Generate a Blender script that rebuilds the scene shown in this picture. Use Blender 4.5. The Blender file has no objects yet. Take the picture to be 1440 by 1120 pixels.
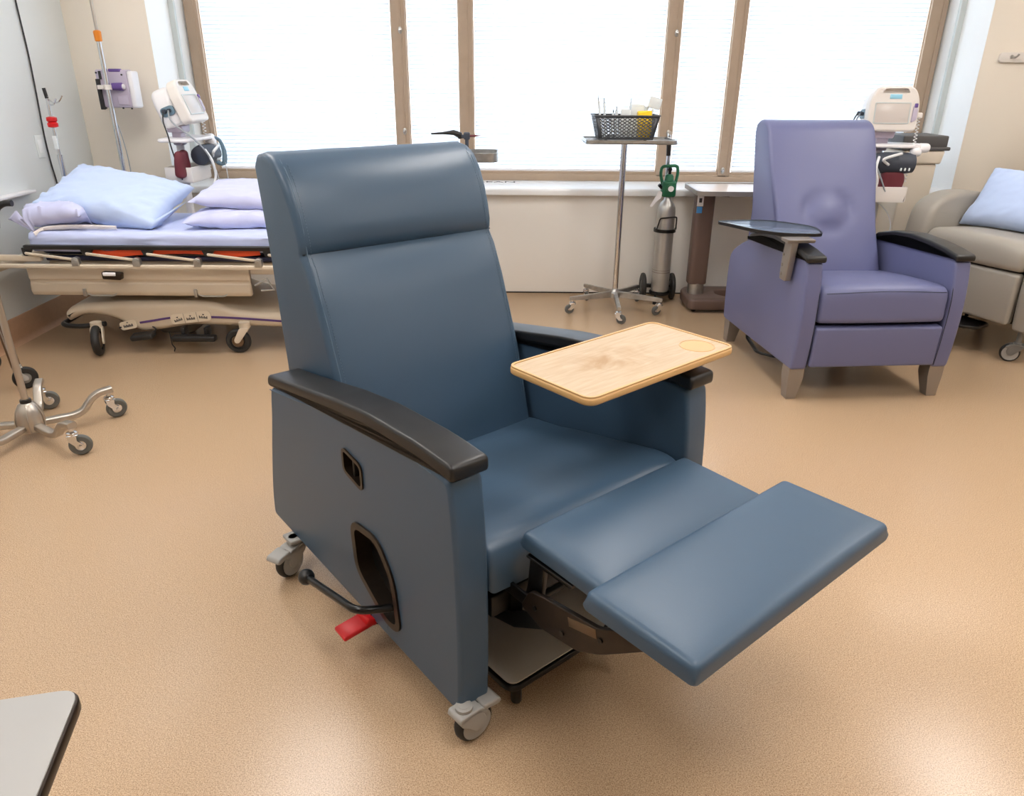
import bpy, bmesh, math, random
from mathutils import Vector, Matrix, noise
random.seed(7)
C = bpy.context.scene.collection
PI = math.pi
R = math.radians

# ------------------------------------------------------------------ materials
def lin(c):
    o = []
    for v in c:
        v = v / 255
        o.append(v / 12.92 if v <= .04045 else ((v + .055) / 1.055) ** 2.4)
    return (*o, 1)

def mat(name, rgb, rough=.5, metal=0, spec=.5, bump=None, coat=0, vary=None, trans=0, alpha=1, sheen=0, rvary=None):
    m = bpy.data.materials.new(name); m.use_nodes = True
    nt = m.node_tree; b = nt.nodes['Principled BSDF']
    b.inputs['Base Color'].default_value = lin(rgb)
    b.inputs['Roughness'].default_value = rough
    b.inputs['Metallic'].default_value = metal
    b.inputs['Specular IOR Level'].default_value = spec
    b.inputs['Coat Weight'].default_value = coat
    b.inputs['Transmission Weight'].default_value = trans
    b.inputs['Alpha'].default_value = alpha
    b.inputs['Sheen Weight'].default_value = sheen
    tc = nt.nodes.new('ShaderNodeTexCoord')
    if bump:
        n = nt.nodes.new('ShaderNodeTexNoise'); n.inputs['Scale'].default_value = bump[0]; n.inputs['Detail'].default_value = 4
        bp = nt.nodes.new('ShaderNodeBump'); bp.inputs['Strength'].default_value = bump[1]; bp.inputs['Distance'].default_value = bump[2] if len(bump) > 2 else .002
        nt.links.new(tc.outputs['Object'], n.inputs['Vector']); nt.links.new(n.outputs['Fac'], bp.inputs['Height'])
        nt.links.new(bp.outputs['Normal'], b.inputs['Normal'])
    if vary:
        n = nt.nodes.new('ShaderNodeTexNoise'); n.inputs['Scale'].default_value = vary[0]; n.inputs['Detail'].default_value = 3
        mx = nt.nodes.new('ShaderNodeMix'); mx.data_type = 'RGBA'
        mx.inputs['A'].default_value = lin(rgb); mx.inputs['B'].default_value = lin(vary[1])
        nt.links.new(tc.outputs['Object'], n.inputs['Vector']); nt.links.new(n.outputs['Fac'], mx.inputs['Factor'])
        nt.links.new(mx.outputs['Result'], b.inputs['Base Color'])
    if rvary:
        n = nt.nodes.new('ShaderNodeTexNoise'); n.inputs['Scale'].default_value = rvary[0]; n.inputs['Detail'].default_value = 3
        mr = nt.nodes.new('ShaderNodeMapRange'); mr.inputs['To Min'].default_value = rvary[1]; mr.inputs['To Max'].default_value = rvary[2]
        nt.links.new(tc.outputs['Object'], n.inputs['Vector']); nt.links.new(n.outputs['Fac'], mr.inputs['Value'])
        nt.links.new(mr.outputs['Result'], b.inputs['Roughness'])
    return m

def emat(name, rgb, s):
    m = bpy.data.materials.new(name); m.use_nodes = True
    b = m.node_tree.nodes['Principled BSDF']
    b.inputs['Base Color'].default_value = lin(rgb)
    b.inputs['Emission Color'].default_value = lin(rgb); b.inputs['Emission Strength'].default_value = s
    return m

def floor_mat():
    m = bpy.data.materials.new('speckled_sheet_floor'); m.use_nodes = True
    nt = m.node_tree; b = nt.nodes['Principled BSDF']; L = nt.links
    tc = nt.nodes.new('ShaderNodeTexCoord')
    n1 = nt.nodes.new('ShaderNodeTexNoise'); n1.inputs['Scale'].default_value = 340; n1.inputs['Detail'].default_value = 3; n1.inputs['Roughness'].default_value = .7
    r1 = nt.nodes.new('ShaderNodeValToRGB')
    e = r1.color_ramp.elements
    e[0].position = .34; e[0].color = lin((152, 122, 92)); e[1].position = .50; e[1].color = lin((198, 168, 135))
    x = e.new(.68); x.color = lin((212, 186, 155))
    n2 = nt.nodes.new('ShaderNodeTexNoise'); n2.inputs['Scale'].default_value = 520; n2.inputs['Detail'].default_value = 2
    r2 = nt.nodes.new('ShaderNodeValToRGB')
    e2 = r2.color_ramp.elements
    e2[0].position = .36; e2[0].color = lin((112, 82, 58)); e2[1].position = .46; e2[1].color = (1, 1, 1, 1)
    mx = nt.nodes.new('ShaderNodeMix'); mx.data_type = 'RGBA'; mx.blend_type = 'MULTIPLY'; mx.inputs['Factor'].default_value = .6
    L.new(tc.outputs['Object'], n1.inputs['Vector']); L.new(tc.outputs['Object'], n2.inputs['Vector'])
    L.new(n1.outputs['Fac'], r1.inputs['Fac']); L.new(n2.outputs['Fac'], r2.inputs['Fac'])
    L.new(r1.outputs['Color'], mx.inputs['A']); L.new(r2.outputs['Color'], mx.inputs['B'])
    L.new(mx.outputs['Result'], b.inputs['Base Color'])
    n3 = nt.nodes.new('ShaderNodeTexNoise'); n3.inputs['Scale'].default_value = 2.2; n3.inputs['Detail'].default_value = 4
    mr = nt.nodes.new('ShaderNodeMapRange'); mr.inputs['To Min'].default_value = .17; mr.inputs['To Max'].default_value = .30
    L.new(tc.outputs['Object'], n3.inputs['Vector']); L.new(n3.outputs['Fac'], mr.inputs['Value']); L.new(mr.outputs['Result'], b.inputs['Roughness'])
    b.inputs['Specular IOR Level'].default_value = .5
    return m

def wood_mat():
    m = bpy.data.materials.new('maple_laminate'); m.use_nodes = True
    nt = m.node_tree; b = nt.nodes['Principled BSDF']; L = nt.links
    tc = nt.nodes.new('ShaderNodeTexCoord'); mp = nt.nodes.new('ShaderNodeMapping'); mp.inputs['Scale'].default_value = (4, 40, 10)
    n = nt.nodes.new('ShaderNodeTexNoise'); n.inputs['Scale'].default_value = 2.5; n.inputs['Detail'].default_value = 5; n.inputs['Distortion'].default_value = .6
    r = nt.nodes.new('ShaderNodeValToRGB'); e = r.color_ramp.elements
    e[0].position = .3; e[0].color = lin((184, 160, 130)); e[1].position = .65; e[1].color = lin((197, 176, 148))
    # worn, darker patch in the middle of the tray
    n2 = nt.nodes.new('ShaderNodeTexNoise'); n2.inputs['Scale'].default_value = 9; n2.inputs['Detail'].default_value = 6; n2.inputs['Distortion'].default_value = 1.2
    ln = nt.nodes.new('ShaderNodeVectorMath'); ln.operation = 'LENGTH'
    mp2 = nt.nodes.new('ShaderNodeMapping'); mp2.inputs['Scale'].default_value = (6, 10.5, 0); mp2.inputs['Location'].default_value = (.25, 0, 0)
    sub = nt.nodes.new('ShaderNodeMath'); sub.operation = 'SUBTRACT'; sub.inputs[0].default_value = 1.25; sub.use_clamp = True
    mul = nt.nodes.new('ShaderNodeMath'); mul.operation = 'MULTIPLY'
    r2 = nt.nodes.new('ShaderNodeValToRGB'); r2.color_ramp.elements[0].position = .40; r2.color_ramp.elements[1].position = .62
    mx = nt.nodes.new('ShaderNodeMix'); mx.data_type = 'RGBA'; mx.inputs['B'].default_value = lin((170, 138, 100))
    L.new(tc.outputs['Object'], mp.inputs['Vector']); L.new(mp.outputs['Vector'], n.inputs['Vector']); L.new(n.outputs['Fac'], r.inputs['Fac'])
    L.new(tc.outputs['Object'], n2.inputs['Vector']); L.new(n2.outputs['Fac'], r2.inputs['Fac'])
    L.new(tc.outputs['Object'], mp2.inputs['Vector']); L.new(mp2.outputs['Vector'], ln.inputs[0]); L.new(ln.outputs['Value'], sub.inputs[1])
    L.new(sub.outputs['Value'], mul.inputs[0]); L.new(r2.outputs['Color'], mul.inputs[1]); L.new(mul.outputs['Value'], mx.inputs['Factor'])
    L.new(r.outputs['Color'], mx.inputs['A']); L.new(mx.outputs['Result'], b.inputs['Base Color'])
    b.inputs['Roughness'].default_value = .5; b.inputs['Specular IOR Level'].default_value = .35
    return m

def blind_mat():
    m = bpy.data.materials.new('white_blind_slat'); m.use_nodes = True
    nt = m.node_tree; b = nt.nodes['Principled BSDF']; out = nt.nodes['Material Output']
    b.inputs['Base Color'].default_value = lin((212, 219, 226)); b.inputs['Roughness'].default_value = .5
    t = nt.nodes.new('ShaderNodeBsdfTranslucent'); t.inputs['Color'].default_value = lin((238, 243, 248))
    mx = nt.nodes.new('ShaderNodeMixShader'); mx.inputs['Fac'].default_value = .45
    nt.links.new(b.outputs['BSDF'], mx.inputs[1]); nt.links.new(t.outputs['BSDF'], mx.inputs[2]); nt.links.new(mx.outputs['Shader'], out.inputs['Surface'])
    return m

def glass_mat(name='window_glass', tint=(1, 1, 1, 1), refl=.06):
    m = bpy.data.materials.new(name); m.use_nodes = True
    nt = m.node_tree; out = nt.nodes['Material Output']; nt.nodes.remove(nt.nodes['Principled BSDF'])
    t = nt.nodes.new('ShaderNodeBsdfTransparent'); t.inputs['Color'].default_value = tint
    g = nt.nodes.new('ShaderNodeBsdfGlossy'); g.inputs['Roughness'].default_value = .02
    mx = nt.nodes.new('ShaderNodeMixShader'); mx.inputs['Fac'].default_value = refl
    nt.links.new(t.outputs['BSDF'], mx.inputs[1]); nt.links.new(g.outputs['BSDF'], mx.inputs[2]); nt.links.new(mx.outputs['Shader'], out.inputs['Surface'])
    return m

M = dict(
    floor=floor_mat(), wood=wood_mat(), blind=blind_mat(), glass=glass_mat(), clear=glass_mat('clear_plastic', (.92, .95, .96, 1), .1),
    wall_cool=mat('pale_grey_wall_paint', (226, 231, 231), .6, bump=(180, .04)),
    wall_warm=mat('cream_wall_paint', (236, 227, 213), .6, bump=(180, .04)),
    wall_low=mat('off_white_panel_paint', (228, 224, 217), .55, bump=(120, .03)),
    white_trim=mat('white_trim_paint', (238, 241, 242), .45),
    grey_trim=mat('grey_trim_strip', (196, 204, 204), .5),
    ceiling=mat('white_ceiling_tile', (235, 233, 228), .8, bump=(90, .2)),
    cove=mat('tan_vinyl_cove_base', (176, 138, 108), .4, vary=(40, (160, 124, 96))),
    sill=mat('white_sill', (236, 238, 240), .3),
    frame=mat('tan_painted_frame', (178, 157, 136), .45, vary=(12, (166, 146, 126))),
    blue=mat('slate_blue_vinyl', (60, 83, 105), .40, spec=.5, bump=(420, .10, .0012)),
    periwinkle=mat('periwinkle_vinyl', (102, 106, 143), .42, spec=.45, bump=(420, .10, .0012)),
    greyvinyl=mat('warm_grey_vinyl', (158, 152, 142), .42, spec=.45, bump=(420, .10, .0012)),
    seam=mat('seam_thread', (84, 106, 126), .6),
    seam_dark=mat('dark_seam', (24, 34, 46), .7),
    black=mat('black_urethane', (27, 26, 26), .38, spec=.45),
    blackmetal=mat('black_steel', (15, 14, 14), .28, spec=.4),
    brownsteel=mat('worn_dark_steel_plate', (56, 44, 34), .38, metal=.5, vary=(60, (36, 29, 24))),
    taupe=mat('taupe_metal_leg', (148, 141, 135), .38, metal=.55),
    greyplastic=mat('light_grey_plastic', (158, 156, 152), .45),
    midgrey=mat('mid_grey_rubber', (112, 110, 106), .55),
    tyre=mat('grey_tyre', (92, 92, 88), .6),
    darktyre=mat('black_tyre', (30, 29, 28), .6),
    red=mat('red_pedal_plastic', (206, 16, 22), .38),
    chrome=mat('chrome', (214, 216, 220), .14, metal=1),
    satin=mat('satin_aluminium', (184, 176, 166), .33, metal=.85),
    bronze=mat('bronze_tube', (104, 84, 64), .35, metal=.4),
    steel=mat('brushed_steel', (204, 203, 200), .32, metal=.9, vary=(30, (150, 148, 144))),
    beige=mat('beige_stretcher_plastic', (196, 180, 158), .4, vary=(3, (202, 188, 168))),
    beigerail=mat('beige_rail', (206, 192, 172), .35),
    orange=mat('orange_strap', (236, 84, 36), .5),
    navy=mat('navy_webbing', (34, 36, 64), .7),
    purple=mat('purple_stripe', (84, 56, 112), .5),
    ink=mat('dark_print', (40, 38, 44), .6),
    label=mat('cream_label', (214, 200, 178), .5),
    sheet=mat('pale_blue_sheet', (190, 200, 236), .85, bump=(30, .12, .006), sheen=.2),
    pillow=mat('pale_blue_pillowcase', (186, 204, 238), .85, bump=(26, .15, .006), sheen=.2),
    pillow2=mat('lilac_pillowcase', (194, 198, 232), .85, bump=(26, .15, .006), sheen=.2),
    blanket=mat('cream_blanket_edge', (226, 218, 214), .9, bump=(60, .3, .004)),
    white=mat('white_plastic', (232, 230, 232), .35),
    offwhite=mat('warm_white_plastic', (226, 220, 214), .4),
    lilac=mat('lilac_grey_plastic', (188, 178, 196), .4),
    violet=mat('violet_plastic', (98, 72, 140), .4),
    screen=mat('unlit_screen', (206, 198, 192), .2),
    cyan=mat('pale_blue_plastic', (150, 208, 232), .35),
    maroon=mat('maroon_cuff', (104, 38, 48), .6, bump=(60, .2)),
    bluegrey=mat('blue_grey_tube', (108, 134, 150), .45),
    darkcuff=mat('dark_blue_grey_cuff', (58, 64, 76), .55),
    cable=mat('black_cable', (38, 38, 40), .5),
    cablegrey=mat('grey_cable', (158, 164, 170), .5),
    cablewhite=mat('white_cable', (228, 230, 232), .5),
    amber=mat('amber_plastic', (226, 132, 28), .35),
    green=mat('green_regulator', (34, 104, 74), .4, metal=.1),
    tank=mat('brushed_aluminium_tank', (190, 188, 184), .34, metal=.75, vary=(14, (166, 164, 160)), bump=(50, .08)),
    brown=mat('brown_plastic', (100, 80, 72), .42, vary=(5, (92, 74, 66))),
    tabletop=mat('pale_laminate', (220, 208, 200), .25),
    greylam=mat('grey_laminate', (166, 165, 162), .45, vary=(3, (160, 159, 157))),
    footlam=mat('warm_grey_laminate', (176, 168, 156), .45),
    bluetray=mat('dark_blue_grey_laminate', (92, 104, 120), .16),
    darkgrey=mat('dark_grey_lid', (84, 82, 82), .5),
    cream=mat('cream_plastic', (226, 214, 196), .45),
    basket=mat('charcoal_basket', (78, 80, 84), .5),
    yellow=mat('yellow_plastic', (246, 206, 20), .4),
    packet=mat('pale_packet', (222, 228, 230), .3),
    bluelabel=mat('blue_label', (70, 140, 200), .4),
    wood_edge=mat('maple_edge', (210, 168, 112), .4),
    lamp=emat('lamp_diffuser', (255, 251, 247), 10.5),
    lampcool=emat('overbed_lamp_diffuser', (255, 250, 244), 9.0),
)

# ------------------------------------------------------------------ geometry helpers
def cat(*ks): return ks
def T(loc=(0, 0, 0), rx=0, ry=0, rz=0):
    return Matrix.Translation(loc) @ Matrix.Rotation(rz, 4, 'Z') @ Matrix.Rotation(ry, 4, 'Y') @ Matrix.Rotation(rx, 4, 'X')

def put(name, bm, m, parent=None, angle=38, M4=None):
    if M4 is not None: bm.transform(M4)
    bmesh.ops.recalc_face_normals(bm, faces=bm.faces)
    me = bpy.data.meshes.new(name); bm.to_mesh(me); bm.free()
    for p in me.polygons: p.use_smooth = True
    me.set_sharp_from_angle(angle=R(angle))
    me.materials.append(M[m])
    o = bpy.data.objects.new(name, me); C.objects.link(o)
    if parent is not None: o.parent = parent
    return o

def tag(o, label=None, category=None, group=None, kind=None):
    if label: o['label'] = label
    if category: o['category'] = category
    if group: o['group'] = group
    if kind: o['kind'] = kind
    return o

def thing(name, label, category, loc=(0, 0, 0), rz=0, group=None):
    o = bpy.data.objects.new(name, None); C.objects.link(o)
    o.location = loc; o.rotation_euler = (0, 0, rz); o.empty_display_size = .05
    return tag(o, label, category, group)

def B(): return bmesh.new()

def rbox(bm, size, center=(0, 0, 0), r=.005, k=3, n=(1, 1, 1), f=None, M4=None):
    """rounded box; n = extra cells per axis, f = warp(v) on final coordinates"""
    h = [s / 2 for s in size]; r = min(r, *h)
    ax = []
    for i in range(3):
        a = [-h[i] + r * (1 - math.cos(PI / 2 * j / k)) for j in range(k)]
        ci = h[i] - r
        mid = [-ci + 2 * ci * j / n[i] for j in range(n[i] + 1)] if ci > 1e-6 else [0]
        b = [-x for x in reversed(a)]
        ax.append(a + mid + b)
    vs = {}
    def V(i, j, l):
        if (i, j, l) not in vs:
            p = Vector((ax[0][i], ax[1][j], ax[2][l]))
            q = Vector([max(-(h[t] - r), min(h[t] - r, p[t])) for t in range(3)])
            d = p - q
            if d.length > 1e-9: p = q + d.normalized() * r
            p = p + Vector(center)
            if f: p = Vector(f(p))
            if M4 is not None: p = M4 @ p
            vs[(i, j, l)] = bm.verts.new(p)
        return vs[(i, j, l)]
    N = [len(a) - 1 for a in ax]
    for i in range(N[0]):
        for j in range(N[1]):
            for e in (0, N[2]): bm.faces.new((V(i, j, e), V(i + 1, j, e), V(i + 1, j + 1, e), V(i, j + 1, e)))
    for i in range(N[0]):
        for l in range(N[2]):
            for e in (0, N[1]): bm.faces.new((V(i, e, l), V(i + 1, e, l), V(i + 1, e, l + 1), V(i, e, l + 1)))
    for j in range(N[1]):
        for l in range(N[2]):
            for e in (0, N[0]): bm.faces.new((V(e, j, l), V(e, j + 1, l), V(e, j + 1, l + 1), V(e, j, l + 1)))
    return bm

def box(bm, lo, hi, r=0.0, k=2, M4=None, f=None, n=(1, 1, 1)):
    size = [hi[i] - lo[i] for i in range(3)]; c = [(hi[i] + lo[i]) / 2 for i in range(3)]
    return rbox(bm, size, c, r if r > 0 else 1e-4, k if r > 0 else 1, n, f, M4)

def rpoly(pts, r=.01, k=5):
    """polygon with rounded corners; points may carry their own radius (x, y, r)"""
    out = []; n = len(pts)
    for i in range(n):
        p = pts[i]; rr = p[2] if len(p) > 2 else r
        p = Vector(p[:2]); a = Vector(pts[i - 1][:2]); b = Vector(pts[(i + 1) % n][:2])
        u = a - p; w = b - p
        d = min(rr, u.length * .49, w.length * .49)
        if d < 1e-6: out.append(p); continue
        s = p + u.normalized() * d; e = p + w.normalized() * d
        for j in range(k + 1):
            t = j / k
            out.append(s * (1 - t) ** 2 + p * 2 * t * (1 - t) + e * t * t)
    return out

def soft(poly, step=.006, it=12):
    """resample an outline evenly and relax its corners so that it can be rounded over"""
    P = [Vector(p[:2]) for p in poly]; n = len(P); L = [0]
    for i in range(n): L.append(L[-1] + (P[(i + 1) % n] - P[i]).length)
    m = max(12, int(L[-1] / step)); out = []; j = 0
    for q in range(m):
        s = L[-1] * q / m
        while L[j + 1] < s: j += 1
        t = (s - L[j]) / max(1e-9, L[j + 1] - L[j]); out.append(P[j].lerp(P[(j + 1) % n], t))
    for _ in range(it): out = [out[i] * .5 + (out[i - 1] + out[(i + 1) % m]) * .25 for i in range(m)]
    return out

def spline(pts, n=6, closed=False):
    P = [Vector(p) for p in pts]; m = len(P); out = []
    for i in range(m if closed else m - 1):
        if closed: a, b, c, d = P[i - 1], P[i], P[(i + 1) % m], P[(i + 2) % m]
        else: a, b, c, d = P[max(i - 1, 0)], P[i], P[i + 1], P[min(i + 2, m - 1)]
        for j in range(n):
            t = j / n
            out.append(.5 * (2 * b + (c - a) * t + (2 * a - 5 * b + 4 * c - d) * t * t + (3 * b - a - 3 * c + d) * t ** 3))
    if not closed: out.append(P[-1])
    return out

def inset(poly, d):
    n = len(poly); area = sum(poly[i - 1].x * poly[i].y - poly[i].x * poly[i - 1].y for i in range(n))
    s = 1 if area > 0 else -1; out = []
    for i in range(n):
        a = poly[i] - poly[i - 1]; b = poly[(i + 1) % n] - poly[i]
        if a.length < 1e-9: a = b
        if b.length < 1e-9: b = a
        na = Vector((-a.y, a.x)).normalized(); nb = Vector((-b.y, b.x)).normalized()
        m = (na + nb)
        m = m.normalized() / max(.5, math.sqrt(max(.01, (1 + na.dot(nb)) / 2))) if m.length > 1e-6 else na
        out.append(poly[i] + m * s * d)
    return out

def loft(bm, poly, a0, a1, r=.01, k=3, n=1, axis='x', f=None, M4=None):
    """poly extruded along an axis with its edges rounded by r. axis x: poly=(y,z); y: (x,z); z: (x,y)"""
    poly = [Vector(p[:2]) for p in poly]
    st = []
    r = min(r, abs(a1 - a0) / 2)
    if r > 1e-5:
        for j in range(k): t = PI / 2 * j / k; st.append((a0 + r * (1 - math.sin(t)) , r * (1 - math.cos(t)) ) if False else (a0 + r * (1 - math.cos(PI/2 - (PI/2 - t))) , r * (1 - math.sin(t))))
        for j in range(n + 1): st.append((a0 + r + (a1 - a0 - 2 * r) * j / n, 0))
        for j in reversed(range(k)): t = PI / 2 * j / k; st.append((a1 - r * (1 - math.cos(t)), r * (1 - math.sin(t))))
    else:
        st = [(a0 + (a1 - a0) * j / n, 0) for j in range(n + 1)]
    rings = []
    for a, d in st:
        pl = inset(poly, d) if d > 1e-7 else poly
        ring = []
        for p in pl:
            v = Vector((a, p.x, p.y)) if axis == 'x' else Vector((p.x, a, p.y)) if axis == 'y' else Vector((p.x, p.y, a))
            if f: v = Vector(f(v))
            if M4 is not None: v = M4 @ v
            ring.append(bm.verts.new(v))
        rings.append(ring)
    m = len(poly)
    for q in range(len(rings) - 1):
        for i in range(m):
            bm.faces.new((rings[q][i - 1], rings[q][i], rings[q + 1][i], rings[q + 1][i - 1]))
    bm.faces.new(rings[0]); bm.faces.new(list(reversed(rings[-1])))
    return bm

def tube(bm, pts, r, seg=12, closed=False, smooth=0, cap=True, flat=None):
    """round tube along points; r may be a list; flat=(w,h) gives a rectangular bar"""
    P = spline(pts, smooth, closed) if smooth else [Vector(p) for p in pts]
    n = len(P); rs = r if isinstance(r, (list, tuple)) else [r] * n
    if len(rs) != n: rs = [rs[0] + (rs[-1] - rs[0]) * i / (n - 1) for i in range(n)]
    def tan(i):
        a = P[i - 1] if (i > 0 or closed) else P[i]; b = P[(i + 1) % n] if (i < n - 1 or closed) else P[i]
        return (b - a).normalized()
    t0 = tan(0); up = Vector((0, 0, 1)) if abs(t0.z) < .9 else Vector((0, 1, 0))
    u = t0.cross(up).normalized(); rings = []
    for i in range(n):
        t = tan(i); u = (u - t * u.dot(t)).normalized(); w = t.cross(u)
        if flat:
            hw, hh = flat[0] / 2, flat[1] / 2
            c = rpoly([(-hw, -hh), (hw, -hh), (hw, hh), (-hw, hh)], min(hw, hh) * .6, 3)
            rings.append([bm.verts.new(P[i] + u * p.x + w * p.y) for p in c])
        else:
            sc = 1
            if 0 < i < n - 1 and not smooth:
                ca = (P[i] - P[i - 1]).normalized().dot((P[i + 1] - P[i]).normalized())
                sc = 1 / max(.6, math.sqrt((1 + ca) / 2))
            rings.append([bm.verts.new(P[i] + (u * math.cos(2 * PI * j / seg) + w * math.sin(2 * PI * j / seg)) * rs[i] * (1 if sc == 1 else 1)) for j in range(seg)])
    m = len(rings[0])
    for q in range(n if closed else n - 1):
        A, Bq = rings[q], rings[(q + 1) % n]
        for j in range(m): bm.faces.new((A[j - 1], A[j], Bq[j], Bq[j - 1]))
    if cap and not closed:
        bm.faces.new(rings[0]); bm.faces.new(list(reversed(rings[-1])))
    return bm

def bend(pts, r, k=5):
    """polyline with rounded corners (3D)"""
    P = [Vector(p) for p in pts]; out = [P[0]]
    for i in range(1, len(P) - 1):
        u = P[i - 1] - P[i]; w = P[i + 1] - P[i]; d = min(r, u.length * .45, w.length * .45)
        s = P[i] + u.normalized() * d; e = P[i] + w.normalized() * d
        for j in range(k + 1):
            t = j / k; out.append(s * (1 - t) ** 2 + P[i] * 2 * t * (1 - t) + e * t * t)
    out.append(P[-1]); return out

def lathe(bm, prof, seg=28, M4=None):
    """prof = [(r, z)...] about z"""
    rings = []
    for r, z in prof:
        if r < 1e-6:
            v = Vector((0, 0, z)); v = M4 @ v if M4 is not None else v
            rings.append([bm.verts.new(v)])
        else:
            ring = []
            for j in range(seg):
                v = Vector((r * math.cos(2 * PI * j / seg), r * math.sin(2 * PI * j / seg), z))
                ring.append(bm.verts.new(M4 @ v if M4 is not None else v))
            rings.append(ring)
    for q in range(len(rings) - 1):
        A, D = rings[q], rings[q + 1]
        for j in range(seg):
            if len(A) == 1 and len(D) > 1: bm.faces.new((A[0], D[j - 1], D[j]))
            elif len(D) == 1 and len(A) > 1: bm.faces.new((A[j - 1], A[j], D[0]))
            elif len(A) > 1: bm.faces.new((A[j - 1], A[j], D[j], D[j - 1]))
    shut = (Vector(prof[0]) - Vector(prof[-1])).length < 1e-7
    if len(rings[0]) > 1 and not shut: bm.faces.new(rings[0])
    if len(rings[-1]) > 1 and not shut: bm.faces.new(list(reversed(rings[-1])))
    if shut: bmesh.ops.remove_doubles(bm, verts=rings[0] + rings[-1], dist=1e-6)
    return bm

def cyl(bm, a, b, r, seg=20, r2=None): return tube(bm, [a, b], [r, r2 if r2 is not None else r], seg)
def ball(bm, c, r, seg=18, sz=1):
    lathe(bm, [(0 if i in (0, 10) else r * math.sin(PI * i / 10), -r * sz * math.cos(PI * i / 10)) for i in range(11)], seg, Matrix.Translation(c)); return bm

def cut(o, cbm):
    """subtract a closed bmesh from an object, for real"""
    me = bpy.data.meshes.new('tmp'); bmesh.ops.recalc_face_normals(cbm, faces=cbm.faces); cbm.to_mesh(me); cbm.free()
    c = bpy.data.objects.new('tmp', me); C.objects.link(c); c.parent = o.parent
    md = o.modifiers.new('b', 'BOOLEAN'); md.object = c; md.operation = 'DIFFERENCE'; md.solver = 'EXACT'
    bpy.context.view_layer.update()
    dg = bpy.context.evaluated_depsgraph_get(); nm = bpy.data.meshes.new_from_object(o.evaluated_get(dg))
    o.modifiers.clear(); old = o.data; o.data = nm; nm.name = old.name
    bpy.data.objects.remove(c); bpy.data.meshes.remove(me); bpy.data.meshes.remove(old)
    nm.set_sharp_from_angle(angle=R(38))
    wn = o.modifiers.new('weighted_normals', 'WEIGHTED_NORMAL'); wn.keep_sharp = True; wn.weight = 100

def ring_plate(bm, poly, w, a0, a1, axis='x'):
    """frame: poly outline with a hole inset by w"""
    o = [Vector(p[:2]) for p in poly]; i = inset(o, w); n = len(o)
    def mk(p, a): return bm.verts.new((a, p.x, p.y) if axis == 'x' else (p.x, a, p.y) if axis == 'y' else (p.x, p.y, a))
    A = [mk(p, a0) for p in o]; Bv = [mk(p, a0) for p in i]; D = [mk(p, a1) for p in o]; E = [mk(p, a1) for p in i]
    for j in range(n):
        for q in ((A, D), (D, E), (E, Bv), (Bv, A)): bm.faces.new((q[0][j - 1], q[0][j], q[1][j], q[1][j - 1]))
    return bm

def grid_pillow(bm, sx, sy, h, nx=44, ny=32, wr=.006, seed=0, f=None, M4=None, corner=.40, seamz=0):
    """a stuffed pillow: domed top and bottom, pulled-in edges, wrinkled cloth"""
    def pt(i, j, s):
        u = -1 + 2 * i / nx; v = -1 + 2 * j / ny
        e = (1 - abs(u) ** 2.6) * (1 - abs(v) ** 2.6); e = max(e, 0)
        px = u * sx / 2 * (1 - .07 * (1 - v * v) * abs(u)); py = v * sy / 2 * (1 - .09 * (1 - u * u) * abs(v))
        z = s * h / 2 * e ** corner + seamz
        edge = 1 - e
        nn = noise.noise(Vector((px * 5 + seed, py * 7, s * 3)))
        rdg = (1 - abs(noise.noise(Vector(((px + .6 * py) * 6 + seed, (py - .3 * px) * 14, s * 2 + seed))))) ** 5 + .7 * (1 - abs(noise.noise(Vector(((px - .5 * py) * 11 + seed, py * 9, s * 4))))) ** 7
        z += (nn * wr * .9 + (rdg - .35) * wr * (.35 + 1.3 * edge)) * (1 if e > 0 else .4)
        p = Vector((px, py, z))
        if f: p = Vector(f(p))
        return M4 @ p if M4 is not None else p
    top = {}; bot = {}
    for i in range(nx + 1):
        for j in range(ny + 1):
            top[i, j] = bm.verts.new(pt(i, j, 1))
            bot[i, j] = top[i, j] if (i in (0, nx) or j in (0, ny)) else bm.verts.new(pt(i, j, -1))
    for i in range(nx):
        for j in range(ny):
            bm.faces.new((top[i, j], top[i + 1, j], top[i + 1, j + 1], top[i, j + 1]))
            bm.faces.new((bot[i, j], bot[i, j + 1], bot[i + 1, j + 1], bot[i + 1, j]))
    return bm

def text_mesh(name, body, size, m, parent, M4, depth=.0004):
    cu = bpy.data.curves.new(name, 'FONT'); cu.body = body; cu.size = size; cu.extrude = depth; cu.align_x = 'CENTER'; cu.align_y = 'CENTER'
    o = bpy.data.objects.new(name, cu); C.objects.link(o); bpy.context.view_layer.update()
    me = bpy.data.meshes.new_from_object(o.evaluated_get(bpy.context.evaluated_depsgraph_get())); bpy.data.objects.remove(o); bpy.data.curves.remove(cu)
    me.transform(M4); me.materials.clear(); me.materials.append(M[m]); me.name = name
    o = bpy.data.objects.new(name, me); C.objects.link(o)
    if parent is not None: o.parent = parent
    return o

def wheel_bm(r, w, hub=.55, M4=None):
    bm = B(); q = w * .28
    lathe(bm, [(0, -w * .30), (r * .2, -w * .34), (r * hub, -w * .30), (r * hub, -w * .5), (r * .86, -w * .5), (r - q * .4, -w * .38), (r, -w * .12), (r, w * .12), (r - q * .4, w * .38), (r * .86, w * .5), (r * hub, w * .5), (r * hub, w * .30), (r * .2, w * .34), (0, w * .30)], 32, M4)
    return bm
def hub_bm(r, w, M4=None):
    bm = B(); lathe(bm, [(0, -w * .56), (r * .16, -w * .56), (r * .22, -w * .50), (r * .46, -w * .44), (r * .5, -w * .33), (r * .5, w * .33), (r * .46, w * .44), (r * .22, w * .50), (r * .16, w * .56), (0, w * .56)], 24, M4)
    return bm

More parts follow.
